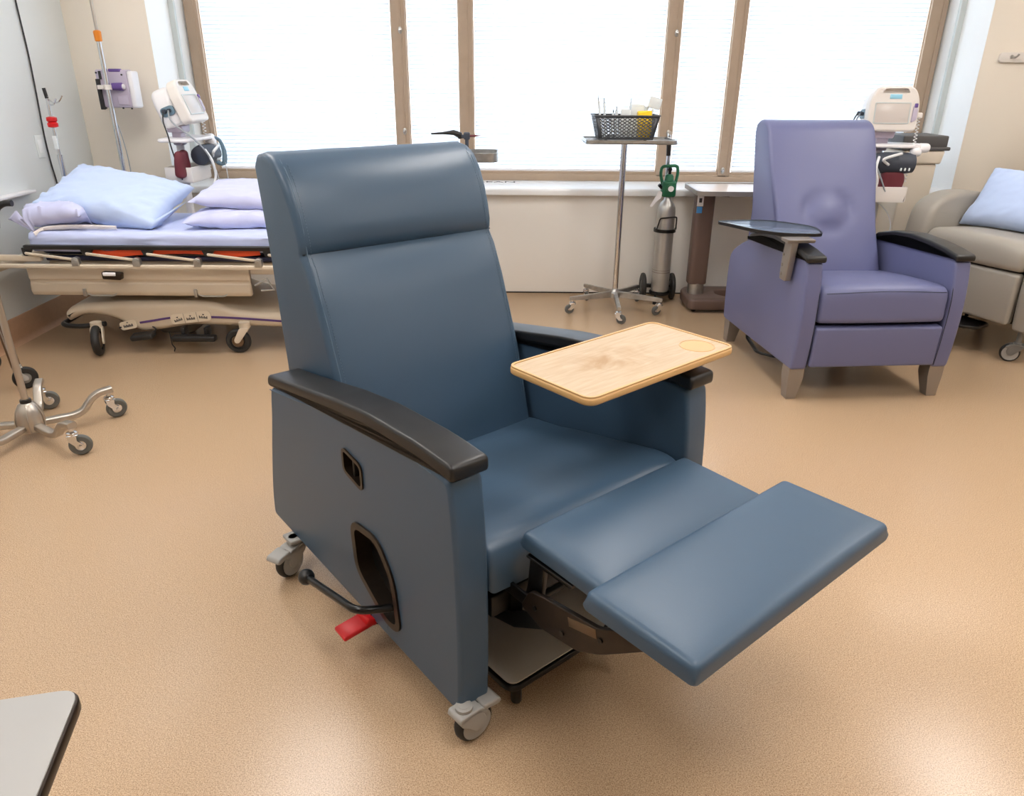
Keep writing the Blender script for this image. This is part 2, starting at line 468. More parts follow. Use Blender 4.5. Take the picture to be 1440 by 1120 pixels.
def caster(parent, x, y, top, r=.04, w=.022, head=0, fork='chrome', tyre='tyre', hub='chrome', off=.022, name='caster'):
    """swivel caster: fork is the part, wheel and hub its sub-parts; wheel rests on z=0; stem reaches z=top"""
    H = T((x, y, 0), rz=head)
    bm = B(); s = w / 2 + .004
    for sg in (-1, 1):
        pl = rpoly([(-.014, r * 2 + .004), (-.012, r * 1.55), (-off - .012, r * 1.1), (-off - .010, r * .82), (-off + .010, r * .82), (.016, r * 1.6), (.018, r * 2 + .004)], .006, 3)
        loft(bm, pl, sg * s - .0015, sg * s + .0015, 0, axis='y', M4=H)
    box(bm, (-.020, -s - .003, r * 2 + .001), (.020, s + .003, r * 2 + .007), .003, M4=H)
    lathe(bm, [(.019, r * 2 + .005), (.019, r * 2 + .014), (.013, r * 2 + .018), (.009, r * 2 + .020), (.009, max(top, r * 2 + .022))], 18, H)
    lathe(bm, [(.005, -s - .006), (.005, s + .006)], 10, H @ T((-off, 0, r), rx=PI / 2))
    c = put(name, bm, fork, parent)
    W = H @ T((-off, 0, r), rx=PI / 2)
    put('wheel', wheel_bm(r, w, .5, W), tyre, c); put('hub', hub_bm(r, w, W), hub, c)
    return c

def struct(name, bm, m, parent=None):
    o = put(name, bm, m, parent)
    if parent is None: o['kind'] = 'structure'
    return o

# ------------------------------------------------------------------ the room
YW, YG, XL, XR, YB, ZC = 4.86, 5.22, -2.65, 4.15, -2.4, 2.62
bm = B(); box(bm, (XL - .1, YB - .1, -.1), (XR + .1, YG + .1, 0)); struct('floor', bm, 'floor')
bm = B(); box(bm, (XL - .1, YB - .1, ZC), (XR + .1, YG + .1, ZC + .1)); struct('ceiling', bm, 'ceiling')
bm = B(); box(bm, (XL - .1, YB - .1, 0), (XL, YG + .1, ZC)); struct('wall_left', bm, 'wall_cool')
bm = B(); box(bm, (XR, YB - .1, 0), (XR + .1, YG + .1, ZC)); struct('wall_right', bm, 'wall_warm')
bm = B(); box(bm, (XL, YB - .1, 0), (XR, YB, ZC)); struct('wall_front', bm, 'wall_warm')
# back wall in pieces around the recessed window band
x0, x1 = -2.155, 2.785
bm = B(); box(bm, (XL, YW, 0), (x0, YG + .1, ZC)); box(bm, (x1, YW, 0), (XR, YG + .1, ZC)); box(bm, (x0, YW, 2.42), (x1, YG + .1, ZC)); struct('wall_back', bm, 'wall_warm')
bm = B(); box(bm, (x0, YW, 0), (x1, YG + .1, .655)); struct('wall_under_window', bm, 'wall_low')
# white splayed reveals and their grey grooves
WXL, WXR = -2.068, 2.695
bm = B()
loft(bm, [(x0, YW - .004), (WXL, YG + .02), (WXL, YG + .1), (x0 - .004, YG + .1)], .66, 2.42, 0, axis='z'); struct('trim_1', bm, 'white_trim')
bm = B()
loft(bm, [(x1, YW - .004), (x1 + .004, YG + .1), (WXR, YG + .1), (WXR, YG + .02)], .66, 2.42, 0, axis='z'); struct('trim_2', bm, 'white_trim')
for i, (xa, xb) in enumerate(((x0, WXL), (x1, WXR))):
    t = .60; xm = xa + (xb - xa) * t; ym = YW + (YG - YW) * t
    d = .014 if i == 0 else -.014
    bm = B(); box(bm, (min(xm - d, xm + 2 * d), ym - .014, .70), (max(xm - d, xm + 2 * d), ym + .014, 2.42), .002); struct('trim_%d' % (3 + i), bm, 'grey_trim')
# sill board with a rounded nose
bm = B(); loft(bm, rpoly([(YW - .045, .645), (YG + .06, .645), (YG + .06, .690), (YW - .045, .690, .02)], .006), x0 + .001, x1 - .001, .002); struct('trim_5', bm, 'sill')
# lower wall panel joint
bm = B(); box(bm, (1.02, YW - .003, .002), (1.024, YW + .002, .645)); struct('trim_6', bm, 'grey_trim')
# coved vinyl base on the left wall, black strip standing in for the shaded gap under the window wall
bm = B(); loft(bm, [(XL, .0), (XL + .03, 0), (XL + .012, .012), (XL + .006, .03), (XL + .006, .135), (XL + .002, .142), (XL, .142)], YB, YW, 0, axis='y'); struct('baseboard_left', bm, 'cove')
bm = B(); box(bm, (XL + .03, YW - .004, 0), (XR, YW + .002, .008)); struct('gap_shade_strip', bm, 'blackmetal')

# windows: five bays between tan frames
FR0, FR1 = YG - .025, YG + .055
zb, zt = .690, 2.42
bm = B(); box(bm, (WXL, FR0, zb), (WXR, FR1, zb + .045), .004); box(bm, (WXL + .001, FR0 + .012, zb + .04), (WXR - .001, FR1, zb + .062), .003)
box(bm, (WXL, FR0, zt - .06), (WXR, FR1, zt), .004)
mull = [(-2.068, -1.985), (-.779, -.688), (-.356, -.266), (.962, 1.050), (1.377, 1.460), (2.595, 2.695)]
for a, b in mull:
    box(bm, (a, FR0, zb + .03), (b, FR1, zt - .02), .004); box(bm, (a - .006, FR0 + .018, zb + .03), (b + .006, FR1, zt - .02), .003)
    box(bm, ((a + b) / 2 - .003 + .018, FR0 - .006, zb + .03), ((a + b) / 2 + .003 + .018, FR0 + .01, zt - .02), .001)
struct('trim_7', bm, 'frame')
bays = [(-1.985, -.779), (-.688, -.356), (-.266, .962), (1.050, 1.377), (1.460, 2.595)]
names = ['wide white blind in the leftmost window bay', 'narrow white blind behind the black handled tray stand', 'wide white blind behind the stand with the basket',
         'narrow white blind right of the green oxygen regulator', 'wide white blind behind the periwinkle recliner']
for i, (a, b) in enumerate(bays):
    w = tag(bpy.data.objects.new('window_%d' % (i + 1), None), kind='structure'); C.objects.link(w)
    bm = B(); box(bm, (a - .004, YG + .03, zb + .06), (b + .004, YG + .036, zt - .03)); put('glass_pane', bm, 'glass', w)
    t = thing('window_blind', names[i], 'blind', ((a + b) / 2, YG - .005, 0), group='white venetian blinds')
    bm = B(); hw = (b - a) / 2 - .010; z = zb + .090; q = 0
    while z < zt - .12:
        tilt = R(67 + 11 * noise.noise(Vector((i * 3.1, z * 6, 0))))
        dy = -.0168 * math.cos(tilt); dz = .0168 * math.sin(tilt)
        c = [(-dy, -dz), (-dy * .3, -dz * .3 + .0012), (dy * .3, dz * .3 + .0012), (dy, dz), (dy * .3, dz * .3 + .0005), (-dy * .3, -dz * .3 + .0005)]
        loft(bm, [(y, z + v) for y, v in c], -hw, hw, 0)
        z += .0245; q += 1
    o = put('slats', bm, 'blind', t, angle=20)
    bm = B(); box(bm, (-hw, -.013, zt - .10), (hw, .013, zt - .065), .002); put('headrail', bm, 'white', t)
    bm = B(); box(bm, (-hw, -.011, zb + .064), (hw, .011, zb + .077), .003); put('bottom_rail', bm, 'white', t)
    for s in ((-.8, .8) if hw > .3 else (0,)):
        bm = B(); cyl(bm, (s * hw, -.0135, zb + .070), (s * hw, -.0135, zt - .09), .0012, 6); put('ladder_cord', bm, 'white', t)
for x, z in ((-.722, 1.60), (-.722, 1.00), (1.02, 1.595), (1.02, 1.0), (1.408, .765)):
    t = thing('window_latch', {(-.722, 1.6): 'upper round metal latch on the left window mullion', (-.722, 1.0): 'lower round metal latch on the left window mullion', (1.02, 1.595): 'upper round metal latch on the mullion above the oxygen tank', (1.02, 1.0): 'lower round metal latch beside the tray stand edge', (1.408, .765): 'round metal latch at the foot of the right mullion'}[(x, z)], 'latch', (x, FR0 - .0062, z), group='window latches')
    bm = B(); lathe(bm, [(.017, 0), (.016, .005), (.010, .008), (0, .008)], 18, T(rx=PI / 2) @ Matrix.Diagonal((.75, 1.25, 1, 1))); put('rose', bm, 'steel', t)
    bm = B(); lathe(bm, [(.006, .006), (.006, .016), (0, .018)], 12, T(rx=PI / 2)); put('spindle', bm, 'chrome', t)

# sign lettering lying on the sill
t = thing('sill_sign', 'white label strip with dark lettering lying on the window sill', 'sign', (-.17, 5.09, .6905))
bm = B(); box(bm, (-.21, -.05, 0), (.21, .05, .0012)); put('backing', bm, 'white', t)
text_mesh('lettering', 'CLEAN', .085, 'ink', t, T((0.02, 0, .0014)) @ Matrix.Diagonal((1.25, 1, 1, 1)))

# ------------------------------------------------------------------ main recliner
def crown(c, half, amt, ax=0):
    def g(v):
        return v
    return g

TH1 = R(40)
O1 = (-.0867, 1.7679, 0)
ch = thing('recliner', 'slate blue vinyl recliner in the middle with raised two-pad footrest and maple tray', 'recliner', O1, TH1)
armtop = [(-.436, .677), (-.37, .681), (-.30, .683), (-.117, .677), (.03, .660), (.17, .637), (.30, .616), (.405, .602)]
def panel_prof():
    top = [(y + .004, z - .036) for y, z in armtop]; top[0] = (-.422, .640)
    f = [(-.437, .075), (-.441, .18), (-.442, .30), (-.440, .42), (-.435, .52), (-.429, .585), (-.423, .625)]
    r = [(.428, .48), (.470, .33), (.500, .20), (.507, .12)]
    return soft(list(spline(f, 3)) + list(spline(top, 3)) + list(spline(r, 3)), .006, 10)
PP = panel_prof()
sides = []
for s, nm in ((-1, 0), (1, 1)):
    bm = B(); a, b = (-.392, -.312) if s < 0 else (.312, .392)
    loft(bm, PP, a, b, .011, 4); sides.append(put('side_panel', bm, 'blue', ch, 50))
    ap = [(y, z) for y, z in armtop]
    pr = soft([(-.437, .642)] + [(y + .002, z - .035) for y, z in armtop[1:]] + [(.415, .566), (.415, .592)] + [(y, z) for y, z in reversed(armtop)], .004, 9)
    bm = B(); loft(bm, pr, a - .003 if s < 0 else a - .006, b + .006 if s < 0 else b + .003, .008, 4); put('armrest', bm, 'black', ch, 50)
    # piping under the armrest and down the front edge
    x = -.3915 if s < 0 else .3915
    bm = B(); tube(bm, [(x, y + .006, z - .0455) for y, z in armtop[1:]], .0014, 6, smooth=3)
    put('piping', bm, 'seam', sides[-1])
    bm = B(); xf = -.362 if s < 0 else .362
    tube(bm, [(xf, y + .0012, z) for y, z in ((-.419, .60), (-.430, .53), (-.437, .42), (-.4395, .30), (-.4385, .18), (-.436, .10))], .0012, 6, smooth=3); put('seam', bm, 'blue', sides[-1])
# recesses in the outer side panel
oval = rpoly([(-.012, .352), (-.128, .362), (-.190, .285), (-.206, .150), (-.150, .142), (-.020, .222)], .035, 6)
bm = B(); loft(bm, oval, -.45, -.348, 0); cut(sides[0], bm)
latch = rpoly([(.004, .545), (-.080, .530), (-.080, .468), (.004, .486)], .016, 5)
bm = B(); loft(bm, latch, -.45, -.362, 0); cut(sides[0], bm)
bm = B(); ring_plate(bm, inset(oval, -.008), .018, -.397, -.352); rim = put('lever_cutout', bm, 'brownsteel', ch, 30)
bm = B(); loft(bm, inset(oval, .002), -.356, -.350, 0); put('cutout_dark_plate', bm, 'blackmetal', rim)  # black plate stands in for the dark inside of the opening
bm = B(); ring_plate(bm, inset(latch, -.004), .009, -.396, -.365); lt = put('release_latch', bm, 'brownsteel', ch, 30)
bm = B(); loft(bm, inset(latch, .002), -.370, -.364, 0); box(bm, (-.388, -.036, .478), (-.366, -.028, .536), .002); put('latch_plate', bm, 'black', lt)
# recline lever and ball knob, red brake pedal
bm = B(); tube(bm, bend([(-.352, -.185, .20), (-.40, -.175, .20), (-.470, -.150, .212), (-.470, .105, .152)], .035), .0095, 12); lv = put('recline_lever', bm, 'blackmetal', ch)
bm = B(); ball(bm, (-.470, .121, .149), .021); put('ball_knob', bm, 'black', lv)
bm = B()
rbox(bm, (.082, .052, .013), (0, 0, 0), .005, 3, M4=T((-.437, -.060, .092), ry=R(-6), rx=R(4)))
rbox(bm, (.03, .052, .018), (0, 0, 0), .004, 2, M4=T((-.400, -.060, .100), ry=R(25)))
bp = put('brake_pedal', bm, 'red', ch)
bm = B(); tube(bm, [(-.395, -.060, .100), (-.36, -.075, .08), (-.345, -.10, .055)], .01, 8, flat=(.012, .03)); box(bm, (-.352, -.16, .04), (-.330, -.04, .085), .004); box(bm, (-.345, -.15, .08), (-.330, -.05, .24), .003)
put('pedal_arm', bm, 'blackmetal', bp)
# seat
def seat_crown(v):
    x, y, z = v
    t = max(0, 1 - (x / .31) ** 2)
    if z > .38: z += .012 * t - .004 + .0022 * noise.noise(Vector((x * 22, y * 22, 1)))
    if y < -.40: y -= .008 * t
    return (x, y, z)
sp = spline([(.24, .33), (.14, .372), (.0, .396), (-.15, .424), (-.28, .449), (-.36, .462), (-.400, .462), (-.425, .448), (-.438, .42), (-.440, .39), (-.437, .35)], 4)
bm = B(); loft(bm, list(sp) + [Vector((-.30, .335)), Vector((.24, .30))], -.309, .309, .016, 4, 10, f=seat_crown); put('seat', bm, 'blue', ch, 60)
# back cushion: wedge profile, head roll above a tucked seam
front = [(.13, .37), (.152, .46), (.186, .59), (.218, .68), (.262, .80), (.300, .885), (.3225, .917), (.3245, .9205), (.322, .924), (.322, .95), (.332, .99), (.350, 1.04), (.375, 1.09), (.405, 1.128), (.440, 1.148), (.48, 1.155), (.52, 1.148), (.545, 1.12)]
rear = [(.538, .98), (.526, .80), (.505, .58), (.49, .40), (.46, .33)]
bprof = [Vector(p) for p in front] + [Vector(p) for p in spline(rear, 3)]
def back_f(v):
    x, y, z = v
    t = max(0, 1 - abs(x / .30) ** 2.4)
    fr = 1 if y < .34 + max(0, (z - 1.0)) * .5 else 0
    w = .30 + .008 * max(0, (z - .9)) / .2
    x *= w / .30
    if fr:
        k = min(1, abs(z - .9205) / .03)
        y -= .014 * t * k
        d = abs(x + .20)
        if abs(z - .90) < .05 and x < -.1: y += .005 * math.exp(-(d / .06) ** 2) * math.exp(-((z - .905) / .014) ** 2)
    return (x, y, z)
bm = B(); loft(bm, bprof, -.300, .300, .018, 5, 16, f=back_f); bk = put('backrest', bm, 'blue', ch, 60)
def frontpt(z):
    for i in range(len(front) - 1):
        if front[i][1] <= z <= front[i + 1][1]:
            t = (z - front[i][1]) / max(1e-6, front[i + 1][1] - front[i][1]); return front[i][0] + t * (front[i + 1][0] - front[i][0])
    return .4
for sx in (-1, 1):
    bm = B()
    tube(bm, [(sx * .2865, frontpt(z) - .0012, z) for z in (.45, .55, .65, .75, .85, .915, .93, .98, 1.04, 1.09, 1.12, 1.14)], .0016, 5)
    n = 90
    for i in range(n):
        z = .46 + i * .0075
        if z > 1.13: break
        cyl(bm, (sx * .277, frontpt(z) - .0034, z), (sx * .277, frontpt(z + .004) - .0034, z + .004), .0010, 4)
    put('seam', bm, 'seam', bk)
bm = B(); tube(bm, [(x, .3275 - .012 * max(0, 1 - abs(x / .3) ** 2.4) * .12, .9205) for x in [-.296 + .592 * i / 24 for i in range(25)]], .0022, 6); put('seam', bm, 'seam_dark', bk)
# footrest pads
def pad(w, y0, y1, zt_, th, cx=0, cr=.006, tilt=0):
    bm = B()
    def g(v):
        x, y, z = v; u = (x - cx) / (w / 2); t = (y - (y0 + y1) / 2) / ((y1 - y0) / 2)
        if z > zt_ - th * .5: z += cr * (1 - u ** 4) * (1 - abs(t) ** 3)
        else:
            k = 1 - (1 - abs(u)) * .0; x = cx + (w / 2) * max(-1, min(1, u * 1.0 + (.014 if abs(u) > .93 else 0) * (1 if u > 0 else -1))); y = (y0 + y1) / 2 + (y1 - y0) / 2 * max(-1, min(1, t + (.035 if abs(t) > .86 else 0) * (1 if t > 0 else -1)))
        return (x, y, z + tilt * t)
    rbox(bm, (w, y1 - y0, th), (cx, (y0 + y1) / 2, zt_ - th / 2), .015, 4, (14, 8, 1), g); return bm
p1 = put('footrest_pad', pad(.515, -.708, -.470, .500, .040, 0, .010, .004), 'blue', ch, 60)
p2 = put('footrest_pad', pad(.622, -.938, -.700, .524, .042, 0, .006), 'blue', ch, 60)
# footrest linkage
fm = put('footrest_linkage', (lambda bm: (
    [tube(bm, bend([(s * .235, -.60, .452), (s * .235, -.505, .452), (s * .235, -.497, .36), (s * .225, -.47, .30)], .012), .01, 8, flat=(.012, .045)) for s in (-1, 1)],
    [tube(bm, [(s * .235, -.62, .455), (s * .235, -.49, .455)], .01, 8, flat=(.045, .006)) for s in (-1, 1)],
    [cyl(bm, (-.30, -.30, .285), (.30, -.30, .285), .013, 10), cyl(bm, (-.23, -.468, .31), (.23, -.468, .31), .009, 10), cyl(bm, (-.23, -.40, .27), (.23, -.40, .27), .012, 10)],
    [tube(bm, [(s * .27, -.10, .24), (s * .25, -.30, .30), (s * .235, -.46, .30)], .01, 8, flat=(.010, .05)) for s in (-1, 1)],
    [tube(bm, [(s * .245, -.28, .22), (s * .245, -.44, .26), (s * .245, -.54, .32)], .01, 8, flat=(.012, .038)) for s in (-1, 1)],
    [tube(bm, [(s * .255, -.36, .35), (s * .25, -.52, .34)], .01, 8, flat=(.008, .03)) for s in (-1, 1)], bm)[-1])(B()), 'blackmetal', ch)
for s in (-1, 1):
    bm = B(); xa = s * .252
    loft(bm, rpoly([(-.475, .325), (-.500, .375), (-.545, .385), (-.690, .405), (-.800, .468), (-.815, .440), (-.700, .350), (-.640, .318), (-.540, .305)], .012), xa - .006, xa + .006, .002); lk = put('link_plate', bm, 'brownsteel', ch)
    for y, z in ((-.52, .345), (-.60, .335), (-.70, .385)):
        bm = B(); lathe(bm, [(.0055, -.009), (.0055, .009)], 10, T((xa, y, z), ry=PI / 2)); put('rivet', bm, 'blackmetal', lk)
    bm = B(); box(bm, (xa - .0068, -.690, .372), (xa + .0068, -.615, .392), .0005, M4=T((0, -.65, .38), rx=R(-14)) @ T((0, .65, -.38))); put('worn_label', bm, 'bronze', lk)
# base frame, foot plate, casters
bm = B()
box(bm, (-.33, -.34, .15), (-.29, .40, .20), .006); box(bm, (.29, -.34, .15), (.33, .40, .20), .006)
box(bm, (-.31, .36, .15), (.31, .40, .20), .006); box(bm, (-.31, -.06, .16), (.31, -.02, .20), .006); box(bm, (-.30, .02, .20), (.30, .05, .30), .004)
cyl(bm, (-.32, -.09, .09), (.32, -.09, .09), .009, 10)
box(bm, (-.300, -.23, .285), (.300, .36, .300), .004)
box(bm, (-.295, -.425, .275), (.295, -.345, .330), .006)  # black box added to darken the gap below the seat front
put('base_frame', bm, 'blackmetal', ch)
bm = B(); loft(bm, rpoly([(-.262, -.452), (.05, -.452), (.115, -.40), (.125, -.16), (-.262, -.16)], .035), .058, .074, .003, axis='z'); fp = put('foot_plate', bm, 'blackmetal', ch)
bm = B(); loft(bm, inset(rpoly([(-.262, -.452), (.05, -.452), (.115, -.40), (.125, -.16), (-.262, -.16)], .035), .008), .074, .078, .001, axis='z'); put('plate_top', bm, 'footlam', fp)
bm = B(); tube(bm, [(-.02, -.452, .062), (.045, -.458, .058), (.10, -.50, .075)], .01, 8, flat=(.03, .008))
box(bm, (-.02, -.455, .058), (.02, -.20, .066), .002); box(bm, (-.02, -.22, .058), (.02, -.05, .16), .004)
put('plate_bracket', bm, 'blackmetal', fp)
for x, y in ((-.235, -.438), (.085, -.40)):
    bm = B(); lathe(bm, [(.012, .020), (.013, .024), (.013, .060)], 12, T((x, y, 0))); put('rubber_foot', bm, 'blackmetal', fp)

def chair_caster(parent, x, y, head, top, body='greyplastic', tyre='darktyre', tab=1):
    r = .047; H = T((x, y, 0), rz=head)
    bm = B()
    # moulded twin-arm hood with a brake tab
    for s in (-1, 1):
        loft(bm, rpoly([(-.046, .056), (-.034, .036), (-.016, .036), (.006, .060), (.022, .070), (.026, .092), (-.030, .094)], .010, 4), s * .020 - .0035, s * .020 + .0035, .002, axis='y', M4=H)
    loft(bm, rpoly([(-.052, .080), (-.030, .096), (.026, .096), (.028, .078), (-.02, .084), (-.044, .070)], .008, 4), -.0235, .0235, .003, axis='y', M4=H)
    tx = .018 if tab > 0 else -.036
    loft(bm, rpoly([(tx, .098), (tx + .046 * tab, .092), (tx + .052 * tab, .080), (tx + .042 * tab, .074), (tx, .082)], .008, 4), -.024, .024, .004, axis='y', M4=H)
    lathe(bm, [(.019, .094), (.019, .104), (.013, .106), (.013, max(top, .107))], 16, H)
    c = put('caster', bm, body, parent)
    W = H @ T((-.024, 0, r), rx=PI / 2)
    put('wheel', wheel_bm(r, .028, .72, W), tyre, c)
    bm = B(); lathe(bm, [(r * .60, -.0155), (r * .80, -.0158), (r * .80, .0158), (r * .60, .0155)], 28, W); put('wheel_rim', bm, 'greyplastic', c)
    put('hub', hub_bm(r, .024, W), 'midgrey', c)
    return c
chair_caster(ch, -.385, -.442, R(182), .09, tab=-1)
chair_caster(ch, -.400, .362, R(21), .118, tab=-1)
bm = B(); box(bm, (-.42, .335, .106), (-.29, .39, .118), .004); box(bm, (-.33, .33, .11), (-.29, .40, .17), .004); put('caster_bracket', bm, 'greyplastic', ch)
chair_caster(ch, .325, -.395, R(75), .16)
chair_caster(ch, .335, .405, R(110), .16)
# maple tray on a swivel bracket
TR = T((.208, -.308, .713), rz=R(1.0))
tp = rpoly([(-.262, -.134), (.262, -.134), (.262, .134), (-.262, .134)], .030, 7)
bm = B(); loft(bm, tp, -.010, .0075, .005, 3, axis='z')
tray = put('tray', bm, 'wood_edge', ch); tray.matrix_local = TR
bm = B()
cx, cy, cr = .19, -.068, .043
loft(bm, inset(tp, .006), .001, .0085, .0008, 2, axis='z')
o = put('tray_surface', bm, 'wood', tray)
cb = B(); lathe(cb, [(cr - .006, .0055), (cr, .0095), (cr, .02)], 40, T((cx, cy, 0))); cut(o, cb)
bm = B(); tube(bm, [(cx + cr * math.cos(2 * PI * i / 40), cy + cr * math.sin(2 * PI * i / 40), .0084) for i in range(40)], .0014, 6, closed=True); put('cup_rim', bm, 'wood_edge', tray)
bm = B(); ring_plate(bm, inset(tp, .002), .006, .006, .0105, 'z'); put('tray_lip', bm, 'wood_edge', tray)
bm = B(); lathe(bm, [(.024, 0), (.024, .016), (.012, .018), (.012, .030)], 20, T((.352, -.33, .672))); box(bm, (.10, -.36, .694), (.37, -.30, .7025), .003); box(bm, (.400, -.36, .60), (.412, -.30, .69), .003); box(bm, (.34, -.36, .679), (.412, -.30, .688), .003)
put('tray_bracket', bm, 'blackmetal', tray, M4=TR.inverted())

# ------------------------------------------------------------------ periwinkle recliner
c2 = thing('recliner', 'periwinkle recliner with metal feet and dark swivel tray by the window', 'recliner', (1.5625, 3.53, 0), R(4.3))
top2 = [(-.43, .628), (-.34, .640), (-.22, .648), (-.08, .650), (.06, .636), (.20, .603), (.33, .552), (.43, .500)]
pp2 = soft(list(spline([(-.440, .145), (-.452, .25), (-.458, .38), (-.453, .50), (-.440, .58), (-.433, .618)], 3)) + list(spline(top2, 3)) + list(spline([(.462, .46), (.468, .36), (.460, .22), (.448, .118)], 3)), .006, 10)
for s in (-1, 1):
    a, b = (-.362, -.290) if s < 0 else (.290, .362)
    bm = B(); loft(bm, pp2, a, b, .011, 4); sd = put('side_panel', bm, 'periwinkle', c2, 50)
    at = [(y, z + .028) for y, z in top2[:6]]
    pr = soft([(-.444, .652), (-.444, .624)] + [(y, z - .029) for y, z in at[1:]] + [(at[-1][0] + .04, at[-1][1] - .035)] + [(y, z) for y, z in reversed(at)], .004, 9)
    bm = B(); loft(bm, pr, a - .008, b + .008, .010, 4); put('armrest', bm, 'black', c2, 50)
    bm = B(); xf = a + .006 if s < 0 else b - .006
    tube(bm, [(a + .005 if s > 0 else b - .005, y - .002, z) for y, z in ((-.431, .57), (-.452, .48), (-.455, .38), (-.449, .25), (-.440, .16))], .0015, 6, smooth=3); put('seam', bm, 'seam_dark', sd)
    for y in (-.39, .385):
        z1 = .165; y1 = y
        bm = B(); fr = y < 0
        xo = s * .326
        lo_ = .023; hi_ = .034
        q = [[bm.verts.new((xo + i * w + s * dx, y + j * w * 1.1 + dy, z)) for i, j in ((-1, -1), (1, -1), (1, 1), (-1, 1))] for w, z, dx, dy in ((lo_ * .96, 0, .006, .012 if not fr else -.008), (lo_, .004, .006, .012 if not fr else -.008), (hi_, .10, 0, 0), (hi_, z1, 0, 0))]
        for u in range(3):
            for j in range(4): bm.faces.new((q[u][j - 1], q[u][j], q[u + 1][j], q[u + 1][j - 1]))
        bm.faces.new(q[0]); bm.faces.new(q[-1])
        put('foot', bm, 'taupe', c2, 30)
def seat2(v):
    x, y, z = v; t = max(0, 1 - abs(x / .285) ** 3)
    if z > .46: z += .014 * t + .003 * noise.noise(Vector((x * 28, y * 9, 2))) * (1 if y < -.2 else .5)
    if y < -.42: y -= .010 * t
    return (x, y, z)
sp2 = rpoly([(.15, .36, .02), (.15, .455, .02), (-.20, .50, .1), (-.452, .520, .06), (-.458, .362, .03)], .02, 6)
bm = B(); loft(bm, sp2, -.287, .287, .022, 5, 14, f=seat2); st = put('seat', bm, 'periwinkle', c2, 60)
bm = B(); tube(bm, [(-.265, -.456, .497), (0, -.468, .508), (.265, -.456, .497)], .0015, 5, smooth=6); put('seam', bm, 'seam_dark', st)
bm = B(); loft(bm, rpoly([(-.40, .165), (-.455, .160), (-.462, .345), (-.40, .348)], .014, 4), -.287, .287, .012, 4); put('footrest_panel', bm, 'periwinkle', c2, 50)
fr2 = spline([(.055, .40), (.062, .46), (.105, .58), (.165, .72), (.235, .86), (.305, 1.00), (.345, 1.075), (.375, 1.118), (.42, 1.142), (.47, 1.145), (.515, 1.125), (.53, 1.08)], 5)
def back2(v):
    x, y, z = v
    zz = (z - .45) / .70
    w = .272 - .022 * math.exp(-((zz - .35) / .25) ** 2) + .004 * zz
    t = max(0, 1 - abs(x / .272) ** 2.5)
    front_ = y < .062 + max(0, (z - .46)) * .46 + .05
    x *= w / .272
    if front_:
        y -= .012 * t
        dx, dz = (x - .005) / .115, (z - .735) / .075
        rr = math.sqrt(dx * dx + dz * dz)
        y += .010 * math.exp(-((rr - 1) / .24) ** 2) * (1 + .5 * math.sin(3 * math.atan2(dz, dx)))
        y -= .010 * math.exp(-(rr / .55) ** 2)
        y += .004 * math.exp(-((dz - .1 - .5 * dx * dx + .3) / .12) ** 2) * math.exp(-(dx / .6) ** 2)
        y += .0035 * noise.noise(Vector((x * 7, z * 6, 5)))
    return (x - .01, y, z)
bm = B(); loft(bm, list(fr2) + [Vector((.50, .70)), Vector((.46, .40))], -.272, .272, .016, 4, 44, f=back2)
bk2 = put('backrest', bm, 'periwinkle', c2, 60)
bm = B(); box(bm, (-.28, -.30, .17), (.28, .40, .34), .01); box(bm, (-.29, .30, .20), (.29, .34, .25), .004); put('base_frame', bm, 'blackmetal', c2)
bm = B(); tube(bm, bend([(-.24, .33, .17), (-.27, .30, .05), (-.29, .10, .035), (-.22, .02, .035), (-.05, .02, .035)], .03), .01, 8, flat=(.022, .012)); put('foot_bar', bm, 'blackmetal', c2)
# swivel tray of dark laminate on its grey hinge arm
t2 = rpoly([(-.635, .055, .035), (-.38, .080, .10), (-.225, -.10, .06), (-.265, -.285, .05), (-.44, -.262, .06), (-.53, -.17, .05)], .05, 6)
t2 = [Vector((p.x + .03, p.y)) for p in t2]
bm = B(); loft(bm, t2, .706, .716, .003, 2, axis='z'); tr2 = put('tray', bm, 'bluetray', c2)
bm = B(); ring_plate(bm, inset(t2, -.0015), .006, .704, .7175, 'z'); put('tray_edge', bm, 'black', tr2)
bm = B(); loft(bm, rpoly([(-.275, .70), (-.345, .70), (-.335, .60), (-.325, .52), (-.265, .52), (-.262, .60)], .008), -.40, -.372, .003); loft(bm, rpoly([(-.27, .705), (-.35, .705), (-.345, .69), (-.275, .69)], .004), -.42, -.30, .002)
for z in (.545, .585, .63): lathe(bm, [(.006, -.004), (.006, .004)], 8, T((-.401, -.28, z), ry=PI / 2))
put('tray_hinge', bm, 'taupe', tr2)
bm = B(); tube(bm, [(-.375, .16, .645), (-.375, .05, .680), (-.375, -.10, .690), (-.375, -.28, .680)], .01, 8, flat=(.03, .012)); put('hinge_bar', bm, 'darkgrey', tr2)

